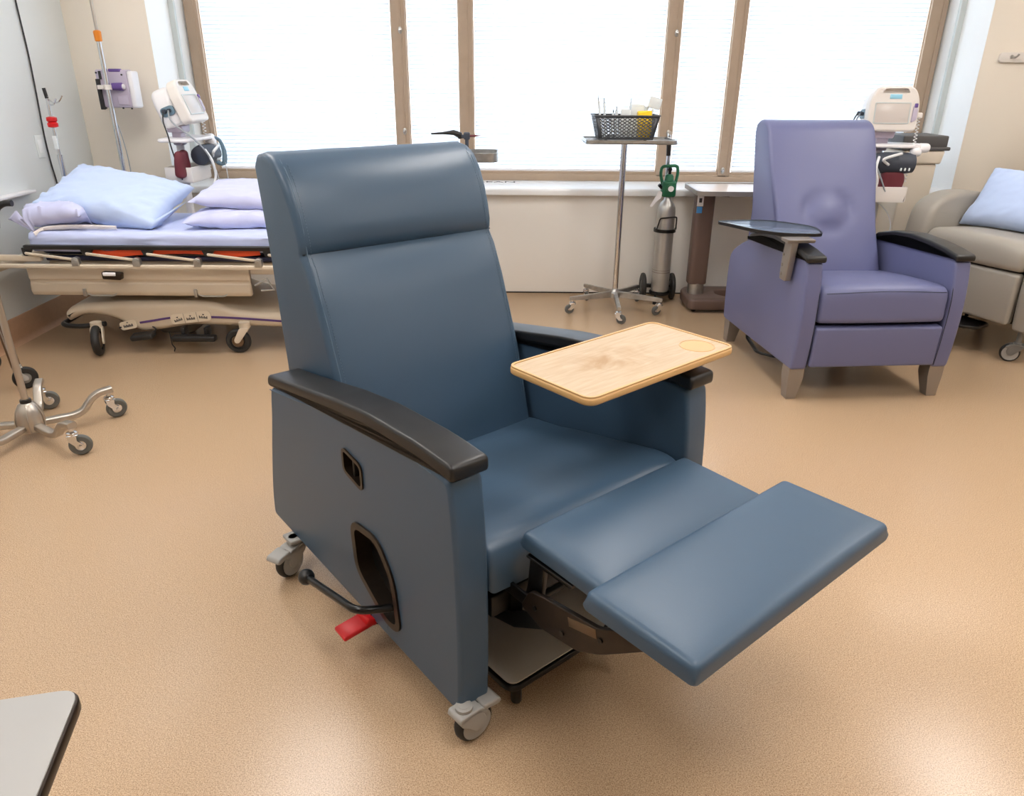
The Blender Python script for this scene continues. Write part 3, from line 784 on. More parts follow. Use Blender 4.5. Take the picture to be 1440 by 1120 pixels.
# ------------------------------------------------------------------ grey recliner on the right
c3 = thing('recliner', 'warm grey upholstered recliner on casters at the right edge, pillow on its seat', 'recliner', (2.79, 4.04, 0), R(-65.7))
for s in (-1, 1):
    a, b = (-.435, -.290) if s < 0 else (.285, .395)
    pr = rpoly([(y, z, .02) for y, z in spline([(-.415, .165), (-.432, .32), (-.432, .48), (-.420, .62), (-.385, .70), (-.30, .748), (-.18, .765), (0, .752), (.2, .69), (.38, .58), (.43, .50), (.44, .35), (.44, .16)], 4)], .01, 2)
    bm = B(); loft(bm, pr, a, b, .035, 5); put('arm', bm, 'greyvinyl', c3, 60)
def seat3(v):
    x, y, z = v; t = max(0, 1 - abs(x / .285) ** 3)
    if z > .5: z += .022 * t
    if y < -.40: y -= .012 * t
    return (x, y, z)
bm = B(); loft(bm, rpoly([(.22, .45, .02), (.22, .53, .02), (-.15, .575, .1), (-.435, .590, .07), (-.445, .455, .05)], .02, 7), -.283, .283, .03, 5, 12, f=seat3); put('seat', bm, 'greyvinyl', c3, 60)
bm = B(); loft(bm, rpoly([(-.38, .19), (-.435, .185), (-.44, .447), (-.38, .45)], .02, 5), -.277, .277, .018, 4); put('footrest_panel', bm, 'greyvinyl', c3, 60)
fr3 = spline([(.12, .50), (.17, .62), (.235, .82), (.285, .96), (.300, .999), (.304, 1.002), (.302, 1.006), (.318, 1.06), (.345, 1.13), (.385, 1.185), (.43, 1.205), (.49, 1.19), (.52, 1.13)], 4)
def back3(v):
    x, y, z = v; t = max(0, 1 - abs(x / .29) ** 2.2)
    w = .285 - .03 * max(0, (z - 1.0) / .2) ** 2
    if y < .14 + (z - .5) * .42: y -= .02 * t * min(1, abs(z - 1.002) / .03 + .15)
    return (x * w / .285, y, z)
bm = B(); loft(bm, list(fr3) + [Vector((.48, .80)), Vector((.42, .45))], -.285, .285, .03, 5, 16, f=back3); b3 = put('backrest', bm, 'greyvinyl', c3, 60)
bm = B(); box(bm, (-.28, -.33, .17), (.28, .40, .40), .01); put('base_frame', bm, 'blackmetal', c3)
bm = B(); loft(bm, rpoly([(-.22, -.50), (.11, -.52), (.16, -.46), (.14, -.34), (-.22, -.34)], .02), .135, .150, .003, axis='z')
tube(bm, bend([(-.10, -.49, .14), (-.10, -.49, .10), (.0, -.49, .10), (.0, -.49, .14)], .01), .007, 8); tube(bm, [(0, -.34, .15), (0, -.28, .20)], .01, 8); put('foot_plate', bm, 'blackmetal', c3)
for x, y, h in ((.325, -.37, 40), (-.325, -.37, 60), (.325, .36, 90), (-.325, .36, 90)): chair_caster(c3, x, y, R(h), .18, 'midgrey', 'darktyre')
bm = B(); ball(bm, (-.06, -.40, .045), .042, sz=.8); cyl(bm, (-.06, -.40, .07), (-.06, -.40, .16), .008); put('centre_caster', bm, 'black', c3)
# pillow leaning on its seat
bm = B(); grid_pillow(bm, .60, .36, .17, wr=.006, seed=4)
p = put('pillow', bm, 'pillow', None, 80); p.matrix_world = T((2.79, 4.04, 0), rz=R(-65.7)) @ T((.010, -.06, .738), rx=R(54), rz=R(3))
tag(p, 'pale blue pillow leaning on the seat of the grey recliner', 'pillow', 'pale blue pillows')

# ------------------------------------------------------------------ stretcher
YN, YF = 3.62, 4.28            # near and far long sides
bed = thing('hospital_stretcher', 'beige wheeled hospital stretcher along the left wall with folded side rail', 'stretcher', (-1.45, (YN + YF) / 2, 0))
bx = -1.45; by = (YN + YF) / 2; yn = YN - by; yf = YF - by
def BX(x): return x - bx
XA, XB = BX(-2.36), BX(-.55)
# litter frame
bm = B(); box(bm, (XA + .03, yn + .05, .445), (XB, yf - .05, .47), .008)
for y in (yn + .06, yf - .06): box(bm, (XA + .02, y - .02, .41), (XB, y + .02, .45), .006)
put('litter_frame', bm, 'beigerail', bed)
# side skirt board with grooves
def skirt(yy, s):
    bm = B(); pr = rpoly([(yy + s * .02, .455), (yy - s * .012, .455), (yy - s * .012, .385), (yy - s * .006, .38), (yy - s * .006, .368), (yy - s * .012, .363), (yy - s * .016, .322), (yy - s * .008, .302), (yy + s * .02, .302)], .006, 3)
    loft(bm, pr, BX(-2.435), BX(-1.32), .012, 3); return bm
put('side_skirt', skirt(yn + .03, 1), 'beige', bed); put('side_skirt', skirt(yf - .03, -1), 'beige', bed)
bm = B(); box(bm, (BX(-2.33), yn + .05, .43), (BX(-1.25), yf - .05, .445), .004); box(bm, (BX(-2.33), yn + .055, .44), (BX(-1.35), yn + .075, .505), .01); put('deck', bm, 'beige', bed)
# folded side rails
def siderail(yy, s):
    t = bpy.data.objects.new('side_rail', None)
    bm = B()
    loft(bm, rpoly([(yy - .012, .498), (yy + .012, .498), (yy + .014, .520), (yy - .014, .520)], .006, 3), BX(-2.40), BX(-.95), .010, 3)
    for i in range(5):
        x = BX(-2.39 + .298 * i)
        loft(bm, rpoly([(x - .018, .466, .012), (x + .010, .466, .012), (x + .030, .500, .02), (x + .034, .506, .004), (x - .034 if i else x - .02, .506, .004)], .01, 4), yy - .010, yy + .010, .003, axis='y')
    rail = put('side_rail', bm, 'black', bed); rail.location.z = .043
    bm = B()
    box(bm, (BX(-2.56), yy - s * .03 - .010, .410), (BX(-.90), yy - s * .03 + .010, .432), .006)
    for i in range(12): lathe(bm, [(.004, -.012), (.004, .012)], 8, T((BX(-2.52 + .135 * i), yy - s * .03, .421), rx=PI / 2))
    put('lower_rail', bm, 'beigerail', rail)
    for i in range(5):
        x = BX(-2.39 + .298 * i)
        bm = B(); tube(bm, [(x, yy - s * .012, .480), (x + .245, yy - s * .022, .452)], .01, 8, flat=(.013, .013)); put('rail_strut', bm, 'beigerail', rail)
        bm = B(); loft(bm, rpoly([(x + .232, .425), (x + .268, .425), (x + .268, .462), (x + .250, .470), (x + .234, .462)], .006, 3), yy - s * .032 - .013, yy - s * .032 + .013, .002, axis='y'); lathe(bm, [(.007, -.016), (.007, .016)], 10, T((x + .250, yy - s * .032, .452), rx=PI / 2)); put('rail_pivot', bm, 'steel', rail)
        bm = B(); loft(bm, rpoly([(x - .006, .474), (x + .006, .474), (x + .006, .486), (x - .006, .486)], .005, 3), yy - .0125, yy + .0125, .001, axis='y'); put('rivet', bm, 'white', rail)
siderail(yn - .005, 1); siderail(yf + .005, -1)
# rail latch, strap, head-end clamp and push handles
bm = B(); loft(bm, rpoly([(BX(-2.02), .405), (BX(-1.93), .400), (BX(-1.925), .435), (BX(-2.02), .442)], .008), yn - .055, yn - .02, .005, axis='y'); lt = put('rail_latch', bm, 'brownsteel', bed)
bm = B(); box(bm, (BX(-2.012), yn - .060, .422), (BX(-1.95), yn - .05, .440), .004); put('latch_button', bm, 'white', lt)
bm = B(); tube(bm, [(BX(-2.10), yn + .015, 0.534), (BX(-2.0), yn + .005, 0.516), (BX(-1.85), yn + .01, 0.530), (BX(-1.6), yn + .012, 0.538), (BX(-1.4), yn + .008, 0.524), (BX(-1.25), yn + .012, 0.534)], .01, 8, smooth=5, flat=(.004, .035)); put('restraint_strap', bm, 'orange', bed)
bm = B(); box(bm, (BX(-2.33), yn + .03, .475), (BX(-.7), yf - .03, .50), .01); put('deck_pad', bm, 'navy', bed)
bm = B()
loft(bm, rpoly([(BX(-2.615), .43), (BX(-2.555), .43), (BX(-2.545), .50), (BX(-2.575), .535), (BX(-2.612), .525)], .012), yn - .05, yn + .02, .008, axis='y')
box(bm, (BX(-2.56), yn - .01, .480), (BX(-2.33), yn + .02, .510), .006)
box(bm, (BX(-2.60), yn - .03, .42), (BX(-2.56), yf + .03, .46), .008)
put('head_end_bracket', bm, 'beigerail', bed)
for y in (yn - .01,):
    bm = B(); tube(bm, bend([(BX(-2.59), y, .45), (BX(-2.52), y, .60), (BX(-2.50), y, .66)], .05), .013, 12); h = put('push_handle', bm, 'blackmetal', bed)
    bm = B(); tube(bm, bend([(BX(-2.505), y, .645), (BX(-2.485), y, .735), (BX(-2.44), y, .762), (BX(-2.40), y, .762)], .04), .015, 12); put('grip', bm, 'black', h)
# iv pole at the far head corner of the stretcher
ivx, ivy = BX(-2.523), 4.30 - by
bm = B(); cyl(bm, (ivx, ivy, .44), (ivx, ivy, .92), .014, 14); cyl(bm, (ivx, ivy, .90), (ivx, ivy, 1.22), .008, 12); box(bm, (ivx - .02, yf - .08, .42), (ivx + .02, ivy + .02, .45), .004); box(bm, (ivx - .02, yf - .06, .42), (BX(-2.3), yf - .02, .45), .004); ip = put('iv_pole', bm, 'chrome', bed)
bm = B(); lathe(bm, [(.012, -.028), (.026, -.024), (.027, -.008), (.020, 0), (.027, .008), (.026, .024), (.012, .028)], 18, T((ivx, ivy, 1.09))); put('clamp_knob', bm, 'red', ip)
bm = B(); cyl(bm, (ivx - .0, ivy, 1.21), (ivx - .006, ivy, 1.262), .009, 10); put('pole_tip', bm, 'black', ip)
bm = B(); tube(bm, [(ivx, ivy, 1.215), (ivx + .03, ivy, 1.19), (ivx + .06, ivy, 1.195), (ivx + .085, ivy, 1.225)], .004, 8, smooth=4); tube(bm, [(ivx, ivy, 1.21), (ivx + .02, ivy - .03, 1.185), (ivx + .05, ivy - .04, 1.18), (ivx + .075, ivy - .045, 1.21)], .004, 8, smooth=4); put('hook', bm, 'chrome', ip)
bm = B(); box(bm, (ivx - .010, ivy - .020, .95), (ivx + .014, ivy - .013, 1.02), .002); put('tag', bm, 'packet', ip)
# lower skirt straps (hinge clips and loops)
for x in (-2.16, -1.60):
    bm = B(); box(bm, (BX(x) - .008, yn + .005, .300), (BX(x) + .008, yn + .018, .340), .003); tube(bm, bend([(BX(x) + .01, yn + .02, .312), (BX(x) + .03, yn + .02, .302), (BX(x) + .14, yn + .02, .302), (BX(x) + .16, yn + .02, .318)], .01), .004, 8); put('skirt_clip', bm, 'steel', bed)
bm = B(); tube(bm, [(BX(-1.30), yn + .02, .36), (BX(-1.235), yn + .02, .395), (BX(-1.205), yn + .02, .34), (BX(-1.27), yn + .02, .335)], .006, 8); put('rail_release', bm, 'steel', bed)
# moulded base hood
hood = spline([(-2.315, .165), (-2.305, .200), (-2.24, .238), (-2.08, .252), (-1.80, .262), (-1.58, .262), (-1.46, .225), (-1.36, .205), (-1.10, .195), (-.75, .200), (-.62, .165)], 5)
low = spline([(-.62, .12), (-.8, .105), (-1.0, .115), (-1.25, .120), (-1.5, .125), (-1.66, .128), (-1.84, .100), (-1.92, .092), (-1.98, .115), (-2.06, .160), (-2.14, .180), (-2.22, .178), (-2.30, .145)], 4)
hp = [Vector((BX(p.x), p.y + .01)) for p in hood] + [Vector((BX(p.x), p.y + .01)) for p in low]
def hoodf(v):
    x, y, z = v; t = abs(y / ((yf - yn) / 2 - .03))
    if z > .18: z = .18 + (z - .18) * (1 - .18 * max(0, t) ** 6)
    return (x, y, z)
bm = B(); loft(bm, hp, yn + .045, yf - .045, .030, 5, 6, axis='y', f=hoodf); hd = put('base_hood', bm, 'beige', bed, 60)
bm = B(); tube(bm, [(BX(-1.93), yn + .0435, .152), (BX(-1.86), yn + .0435, .164), (BX(-1.72), yn + .0435, .184), (BX(-1.50), yn + .0435, .184), (BX(-1.25), yn + .0435, .170), (BX(-1.0), yn + .0435, .150)], .01, 8, smooth=5, flat=(.003, .011)); put('purple_stripe', bm, 'purple', hd)
bm = B(); PT = T((BX(-1.66), yn + .0415, .183), ry=R(-7))
loft(bm, rpoly([(-.105, -.026), (.105, -.026), (.105, .026), (-.105, .026)], .02, 5), -.003, .002, 0, axis='y', M4=PT); pl = put('pedal_label', bm, 'label', hd)
bm = B()
loft(bm, rpoly([(-.105, -.026), (.105, -.026), (.105, .026), (-.105, .026)], .02, 5), 0, .0005, 0, axis='y', M4=PT @ T((0, -.0034, 0)) @ Matrix.Diagonal((.001, 1, 1, 1)))
for i, r_ in ((-1, 12), (0, 0), (1, -12)):
    Q = PT @ T((i * .066, -.0042, -.004), ry=R(-r_))
    for j in range(7): box(bm, (-.022 + j * .0064, 0, -.008), (-.018 + j * .0064, .001, .0055 - .004 * (j % 2)), M4=Q)
    loft(bm, [(-.006, .016), (.006, .016), (0, .008)], 0, .001, 0, axis='y', M4=Q)
for x in (-.034, .034): box(bm, (x - .0006, -.0042, -.026), (x + .0006, -.003, .026), M4=PT)
put('print', bm, 'ink', pl)
bm = B(); PT2 = T((BX(-1.99), yn + .0415, .140), ry=R(-12)); loft(bm, rpoly([(-.045, -.022), (.045, -.022), (.045, .022), (-.045, .022)], .018, 5), -.003, .002, 0, axis='y', M4=PT2); pl2 = put('pedal_label', bm, 'label', hd)
bm = B()
for j in range(7): box(bm, (-.026 + j * .0074, -.0042, -.010), (-.021 + j * .0074, -.003, .004 - .004 * (j % 2)), M4=PT2)
loft(bm, [(-.006, .012), (.006, .012), (0, .018)], -.0042, -.003, 0, axis='y', M4=PT2); box(bm, (-.052, -.0042, -.008), (-.038, -.003, .0), M4=PT2); put('print', bm, 'ink', pl2)
# bumper, pedals, wheels
bm = B(); tube(bm, [(BX(-2.10), yn + .03, .150), (BX(-2.22), yn + .022, .138), (BX(-2.315), yn + .035, .140), (BX(-2.335), yn + .12, .142), (BX(-2.335), yf - .12, .142), (BX(-2.315), yf - .035, .140), (BX(-2.22), yf - .022, .138)], .013, 10, smooth=5); put('bumper', bm, 'black', bed)
bm = B(); rbox(bm, (.12, .06, .03), (0, 0, 0), .012, 3, M4=T((BX(-1.915), yn + .02, .088), rx=R(10), ry=R(-8))); tube(bm, [(BX(-1.87), yn + .03, .09), (BX(-1.85), yn + .04, .12), (BX(-1.87), yn + .05, .13)], .005, 8); put('steer_pedal', bm, 'black', bed)
bm = B(); rbox(bm, (.225, .05, .030), (0, 0, 0), .01, 3, M4=T((BX(-1.645), yn + .01, .082))); box(bm, (BX(-1.72), yn + .03, .085), (BX(-1.70), yn + .08, .13), .003); box(bm, (BX(-1.60), yn + .03, .085), (BX(-1.58), yn + .08, .13), .003); tube(bm, [(BX(-1.765), yn + .0, .12), (BX(-1.762), yn, .05), (BX(-1.750), yn, .03), (BX(-1.757), yn, .012)], .003, 6); put('pump_pedal', bm, 'black', bed)
for x, y, hd_ in ((-2.14, yn + .01, 108), (-1.385, yn + .03, 4), (-2.16, yf - .03, 80), (-.72, yn + .03, 10), (-.72, yf - .03, 10)):
    r = .078 if hd_ == 108 else .064; H = T((BX(x), y, 0), rz=R(hd_))
    bm = B()
    for s in (-1, 1): loft(bm, rpoly([(-.02, .14), (-.055, .075), (-.050, .058), (-.030, .058), (.03, .14)], .012, 4), s * .026 - .004, s * .026 + .004, .002, axis='y', M4=H)
    lathe(bm, [(.028, .135), (.028, .165)], 16, H)
    c = put('caster', bm, 'beigerail', bed); W = H @ T((-.04, 0, r), rx=PI / 2)
    put('wheel', wheel_bm(r, .036, .62, W), 'darktyre', c); put('hub', hub_bm(r, .036, W), 'bronze', c)
# central lifting column and oxygen well seen under the hood
bm = B(); rbox(bm, (.22, .22, .12), (BX(-1.84), 0, .085), .05, 4); put('lift_column', bm, 'midgrey', bed)
bm = B(); cyl(bm, (BX(-1.95), 0, .25), (BX(-1.95), 0, .44), .05, 20); cyl(bm, (BX(-1.05), 0, .19), (BX(-1.05), 0, .44), .05, 20); put('hydraulic_jack', bm, 'steel', bed)
# mattress core
bm = B(); box(bm, (BX(-2.36), yn + .045, .503), (BX(-.62), yf - .045, .592), .03, 4); put('mattress', bm, 'navy', bed)
# sheet over it
def sh(v):
    x, y, z = v
    n_ = noise.noise(Vector((x * 3, y * 8 + z * 20, 3))) * .008 + noise.noise(Vector((x * 7 + z * 30, z * 60, 8))) * .005
    if z < .60: return (x, y + (n_ if y > by else -abs(n_) * 1.0 + n_ * .5), z)
    return (x, y, z + n_ * .45 + .012 * math.exp(-((x + 2.36) / .2) ** 2) * abs(noise.noise(Vector((x * 14, y * 9, 0)))))
bm = B(); rbox(bm, (1.81, YF - YN - .045, .098), (-1.49, by, .567), .028, 4, (70, 24, 6), sh)
for fc in [fc for fc in bm.faces if all(v.co.z < .5185 + .006 for v in fc.verts)]: bm.faces.remove(fc)
o = put('bed_sheet', bm, 'sheet', None, 80); tag(o, 'rumpled pale lilac-blue sheet covering the stretcher mattress', 'bed sheet')
def bunch(v):
    x, y, z = v
    return (x + .012 * noise.noise(Vector((z * 30, y * 12, 1))), y + .01 * noise.noise(Vector((x * 16, z * 30, 4))), z + .018 * noise.noise(Vector((x * 12, y * 16, 7))))
# cream blanket edge
bm = B()
tube(bm, [(-2.350, 3.655, .605), (-2.335, 3.662, .616), (-2.30, 3.675, .628), (-2.22, 3.70, .632), (-2.10, 3.71, .630), (-1.98, 3.715, .625)], .01, 8, smooth=5, flat=(.012, .028))
tag(put('blanket', bm, 'blanket', None, 60), 'cream folded blanket edge at the head of the stretcher', 'blanket')
def pillow(label, m, loc, size, rx, ry, rz, seed, wr=.007, f=None, corner=.40):
    bm = B(); grid_pillow(bm, size[0], size[1], size[2], wr=wr, seed=seed, f=f, corner=corner)
    o = put('pillow', bm, m, None, 80); o.matrix_world = T(loc, rx=rx, ry=ry, rz=rz); return tag(o, label, 'pillow', 'pale blue pillows')
pillow('pale blue pillow lying flat under the big leaning pillow, left end of the stretcher', 'pillow2', (-2.30, 3.90, .695), (.34, .52, .14), R(2), R(-3), R(4), 11, wr=.010)
pillow('large pale blue pillow propped in the middle of the stretcher', 'pillow', (-2.075, 3.95, .740), (.64, .45, .17), R(20), R(9), R(-4), 23, wr=.011)
pillow('lower of two stacked lilac pillows behind the slate blue recliner', 'pillow2', (-1.355, 3.93, .655), (.62, .40, .105), R(0), R(0), R(3), 31)
pillow('upper of two stacked lilac pillows behind the slate blue recliner', 'pillow2', (-1.34, 3.99, .752), (.60, .38, .115), R(7), R(2), R(-2), 47)

# ------------------------------------------------------------------ vital signs monitors on roll stands
def monitor(label, loc, rz, tilt, cuff=(.05, -.085, .79), by_=0, bz_=0):
    t = thing('patient_monitor', label, 'monitor', loc, rz, 'vital signs monitors on roll stands')
    H = T((0, 0, 1.18), rx=R(tilt))
    w, h = .135, .115
    fp = rpoly([(-w, -h, .03), (w, -h, .03), (w, .045, .05), (.10, .118, .06), (-.10, .118, .06), (-w, .045, .05)], .03, 6)
    bm = B(); loft(bm, fp, -.06, .0, .012, 4, axis='y', M4=H); cas = put('bezel', bm, 'offwhite', t, 50)
    bm = B(); loft(bm, inset(fp, .014), -.002, .115, .035, 5, axis='y', M4=H); put('housing', bm, 'white', t, 50)
    hole = rpoly([(-.075, .082, .01), (.075, .082, .01), (.06, .106, .02), (-.06, .106, .02)], .012, 5)
    cb = B(); loft(cb, hole, -.2, -.025, 0, axis='y', M4=H); cut(cas, cb)
    bm = B(); box(bm, (-.032, -.0625, .052), (.032, -.058, .076), .003, M4=H); put('badge', bm, 'cyan', cas)
    bm = B(); ring_plate(bm, rpoly([(-.104, -.076), (.086, -.076), (.086, .034), (-.104, .034)], .006), .005, -.0635, -.059, 'y'); bm.transform(H); put('screen_frame', bm, 'grey_trim', cas)
    bm = B(); box(bm, (-.10, -.062, -.072), (.082, -.0595, .030), M4=H); put('screen', bm, 'screen', cas)
    bm = B(); loft(bm, rpoly([(.096, -.07), (.124, -.055), (.126, .0), (.10, .02)], .008), -.066, -.058, .003, axis='y', M4=H); put('thermometer_well', bm, 'lilac', cas)
    bm = B(); box(bm, (.104, -.07, .008), (.122, -.06, .030), .004, M4=H); put('probe', bm, 'violet', cas)
    bm = B(); rbox(bm, (.035, .03, .03), (.148, -.03, -.03), .008, 3, M4=H); put('probe_socket', bm, 'offwhite', cas)
    # coiled lead
    bm = B(); pts = []
    for i in range(220):
        a = i * .55; s = i / 219
        q = H @ Vector((.15, -.03, -.045)); pts.append((q.x + .008 * math.cos(a) + .005 * math.sin(s * 5), q.y + .008 * math.sin(a), q.z - s * .34))
    tube(bm, pts, .0022, 5); put('coiled_lead', bm, 'cablewhite', t)
    # side port recess and plugs on the left side of the housing
    bm = B(); loft(bm, rpoly([(.005, -.045), (.085, -.045), (.085, .005), (.005, .005)], .022, 6), -w + .006, -w + .018, .002, axis='x', M4=H); pr = put('port_recess', bm, 'bluegrey', t)
    bm = B(); cyl(bm, H @ Vector((-w - .012, .03, -.02)), H @ Vector((-w + .008, .03, -.02)), .010); cyl(bm, H @ Vector((-w - .016, .058, -.016)), H @ Vector((-w + .008, .058, -.016)), .012); put('plug', bm, 'darkcuff', pr)
    # neck, column, shelf, base
    bm = B(); loft(bm, rpoly([(-.05, 1.03), (.05, 1.03), (.06, 1.07), (-.06, 1.07)], .008), .0, .09, .006, axis='y'); box(bm, (-.035, .02, .96), (.035, .075, 1.04), .01); put('neck', bm, 'lilac', t)
    bm = B(); cyl(bm, (0, .05, .09), (0, .05, 1.0), .022, 18); put('column', bm, 'white', t)
    bm = B(); loft(bm, rpoly([(-.19, -.06), (.12, -.10), (.22, -.05), (.22, .06), (.10, .12), (-.17, .11)], .04, 6), .985, 1.003, .006, axis='z'); put('work_shelf', bm, 'white', t)
    bm = B(); rbox(bm, (.075, .05, .05), (.20, -.05, .985), .022, 4); rbox(bm, (.06, .05, .05), (.155, -.075, .965), .022, 4); put('probe_holder', bm, 'white', t)
    # cuff, basket and hose
    bm = B(); lathe(bm, [(.036, -.105), (.052, -.10), (.058, -.06), (.057, .06), (.052, .10), (.040, .105)], 22, T((.05, -.075, .905), ry=PI / 2)); cf = put('rolled_cuff', bm, 'darkcuff', t)
    bm = B()
    for k in range(3): box(bm, (.07 + k * .022, -.130, .868), (.078 + k * .022, -.120, .884), .002)
    put('cuff_print', bm, 'packet', cf)
    bm = B(); loft(bm, rpoly([(-.15, .78), (-.14, .70), (.12, .70), (.135, .78)], .01), -.125, -.117, .002, axis='y'); loft(bm, rpoly([(-.15, .78), (-.14, .70), (.12, .70), (.135, .78)], .01), .022, .027, .002, axis='y'); box(bm, (-.145, -.125, .695), (.125, .027, .703), .003); box(bm, (-.15, -.125, .70), (-.143, .027, .78), .002); box(bm, (.125, -.125, .70), (.132, .027, .78), .002); bm.transform(T((0, by_, bz_))); bk_ = put('basket', bm, 'offwhite', t)
    bm = B()
    def mf(v): return (v[0] + .008 * noise.noise(Vector(v) * 20), v[1] + .008 * noise.noise(Vector(v) * 16 + Vector((3, 0, 0))), v[2] + .012 * noise.noise(Vector(v) * 17))
    rbox(bm, (.13, .05, .15), cuff, .024, 4, (8, 3, 8), mf); put('folded_cuff', bm, 'maroon', t)
    bm = B(); tube(bm, [(.0, -.13, .90), (-.04, -.155, .93), (.02, -.16, .955), (.06, -.13, .96)], .008, 8, smooth=6); tube(bm, [(-.05, -.11, .94), (-.07, -.15, .88), (-.05, -.15, .80), (-.08, -.14, .74)], .007, 8, smooth=6); put('air_hose', bm, 'cablewhite', t)
    bm = B(); q = H @ Vector((-w - .012, .03, -.02))
    tube(bm, [q, q + Vector((-.02, -.02, -.06)), q + Vector((.02, -.12, -.16)), q + Vector((.08, -.16, -.26)), q + Vector((.16, -.15, -.40)), q + Vector((.20, -.10, -.46))], .0045, 8, smooth=6)
    put('lead', bm, 'cablegrey', t)
    bm = B(); q = H @ Vector((-w - .016, .058, -.016)); tube(bm, [q, q + Vector((-.02, 0, -.05)), q + Vector((-.035, -.02, -.12)), q + Vector((-.035, -.03, -.2)), q + Vector((-.01, -.05, -.36))], .004, 8, smooth=6)
    put('lead', bm, 'cable', t)
    for k in range(5):
        a = 2 * PI * k / 5 + .4
        bm = B(); tube(bm, [(0, .05, .10), (.12 * math.cos(a), .05 + .12 * math.sin(a), .095), (.20 * math.cos(a), .05 + .20 * math.sin(a), .088)], .01, 8, flat=(.03, .022)); put('base_leg', bm, 'white', t)
        caster(t, .195 * math.cos(a), .05 + .195 * math.sin(a), .085, .03, .02, a, 'greyplastic', 'darktyre', 'greyplastic', .015)
    return t
m2 = monitor('white vital signs monitor on a stand beside the periwinkle recliner', (2.09, 4.42, 0), R(-4), -6)
bm = B(); tube(bm, [(.0, -.02, .70), (.09, -.03, .62), (.12, -.03, .52), (.05, -.03, .44), (-.02, -.02, .40)], .003, 6, smooth=6); put('lead', bm, 'cablewhite', m2)
m1 = monitor('white vital signs monitor turned sideways behind the stretcher pillows', (-1.88, 4.50, 0), R(90), -20, (-.13, .0, .865), .07, .07)
bm = B()
for k in range(3): tube(bm, [(.21, -.06, .99), (.24, -.09, .97), (.255 + .012 * k, -.10, .90), (.245 + .015 * k, -.09, .83), (.20 + .01 * k, -.06, .86), (.19, -.05, .93)], .010, 8, smooth=6)
rbox(bm, (.07, .05, .10), (.20, -.07, .91), .02, 4); put('coiled_hose', bm, 'bluegrey', m1)
bm = B(); tube(bm, [(.26, -.1, .84), (.27, -.10, .74), (.25, -.09, .68), (.22, -.07, .72), (.20, -.06, .80)], .003, 6, smooth=6); put('lead', bm, 'cablewhite', m1)

# ------------------------------------------------------------------ iv pole with infusion pump
def star_base(t, n, rad, hz, hubr, a0, m='satin', tip=.105, cr=.032, heads=None, tyre='midgrey'):
    for k in range(n):
        a = a0 + 2 * PI * k / n; c, s = math.cos(a), math.sin(a)
        bm = B(); P = [(c * d, s * d, z) for d, z in ((hubr * .5, hz), (rad * .62, hz - .012), (rad * .78, hz + .0), (rad * .90, tip + .012), (rad * 1.05, tip + .020))]
        tube(bm, bend(P, .03), .01, 8, flat=(.034, .026)); put('base_leg', bm, m, t)
        caster(t, c * rad * 1.02, s * rad * 1.02, tip + .012, cr, .022, (heads[k] if heads else a), 'chrome', tyre, 'chrome', .018)
p2_ = thing('iv_pole', 'tall chrome iv pole with amber collar behind the stretcher', 'iv pole', (-2.335, 4.60, 0))
bm = B(); cyl(bm, (0, 0, .08), (0, 0, 1.50), .0125, 16); put('lower_pole', bm, 'chrome', p2_)
bm = B(); cyl(bm, (0, 0, 1.5), (0, 0, 2.15), .008, 14); put('upper_pole', bm, 'satin', p2_)
bm = B(); lathe(bm, [(.014, 0), (.019, .004), (.021, .05), (.016, .056), (.009, .058)], 18, T((0, 0, 1.50))); put('collar', bm, 'amber', p2_)
bm = B(); lathe(bm, [(.045, .06), (.045, .09), (.03, .12), (.014, .125)], 20); put('base_hub', bm, 'satin', p2_)
star_base(p2_, 5, .20, .075, .045, .3)
for k in range(4):
    a = k * PI / 2; bm = B(); tube(bm, [(0, 0, 2.13), (.06 * math.cos(a), .06 * math.sin(a), 2.10), (.09 * math.cos(a), .09 * math.sin(a), 2.13)], .004, 8, smooth=4); put('hook', bm, 'chrome', p2_)
pm = thing('infusion_pump', 'grey and purple infusion pump seen from the back, clamped on the iv pole', 'pump', (-2.335, 4.60, 1.255))
bm = B(); rbox(bm, (.185, .075, .205), (.012, .075, 0), .012, 3); put('housing', bm, 'lilac', pm)
bm = B(); rbox(bm, (.03, .09, .20), (.118, .078, -.004), .012, 3); put('side_door', bm, 'white', pm)
bm = B(); rbox(bm, (.022, .02, .165), (-.066, .034, -.03), .003, 2); box(bm, (-.056, .028, .05), (-.042, .038, .095), .003); put('terminal_strip', bm, 'cable', pm)
bm = B(); lathe(bm, [(0, -.03), (.020, -.03), (.022, .025), (.018, .03), (0, .03)], 18, T((.048, .022, .012), ry=PI / 2)); kn = put('clamp_knob', bm, 'violet', pm)
bm = B(); lathe(bm, [(0, 0), (.016, 0), (.013, .008), (0, .008)], 18, T((.078, .022, .012), ry=PI / 2)); put('knob_cap', bm, 'white', kn)
bm = B(); rbox(bm, (.07, .03, .018), (.035, .05, .098), .006, 3); put('handle', bm, 'violet', pm)
bm = B(); lathe(bm, [(.0135, -.004), (.022, -.004), (.022, .022), (.0135, .022), (.0135, -.004)], 20); box(bm, (-.055, -.012, -.002), (-.020, .012, .020), .003); box(bm, (-.052, .0, -.002), (-.032, .04, .018), .003); box(bm, (-.03, .028, -.085), (-.008, .04, -.05), .004); put('pole_clamp', bm, 'offwhite', pm)
bm = B(); rbox(bm, (.065, .01, .05), (.062, .036, -.062), .006, 3); put('battery_cover', bm, 'lilac', pm)
bm = B()
for x, z in ((-.07, .085), (.075, .075), (.035, -.07), (-.05, -.104), (.05, -.104), (.10, -.106)): lathe(bm, [(.005, -.003), (.005, .003)], 10, T((x, .036, z), rx=PI / 2))
put('screw', bm, 'cable', pm)
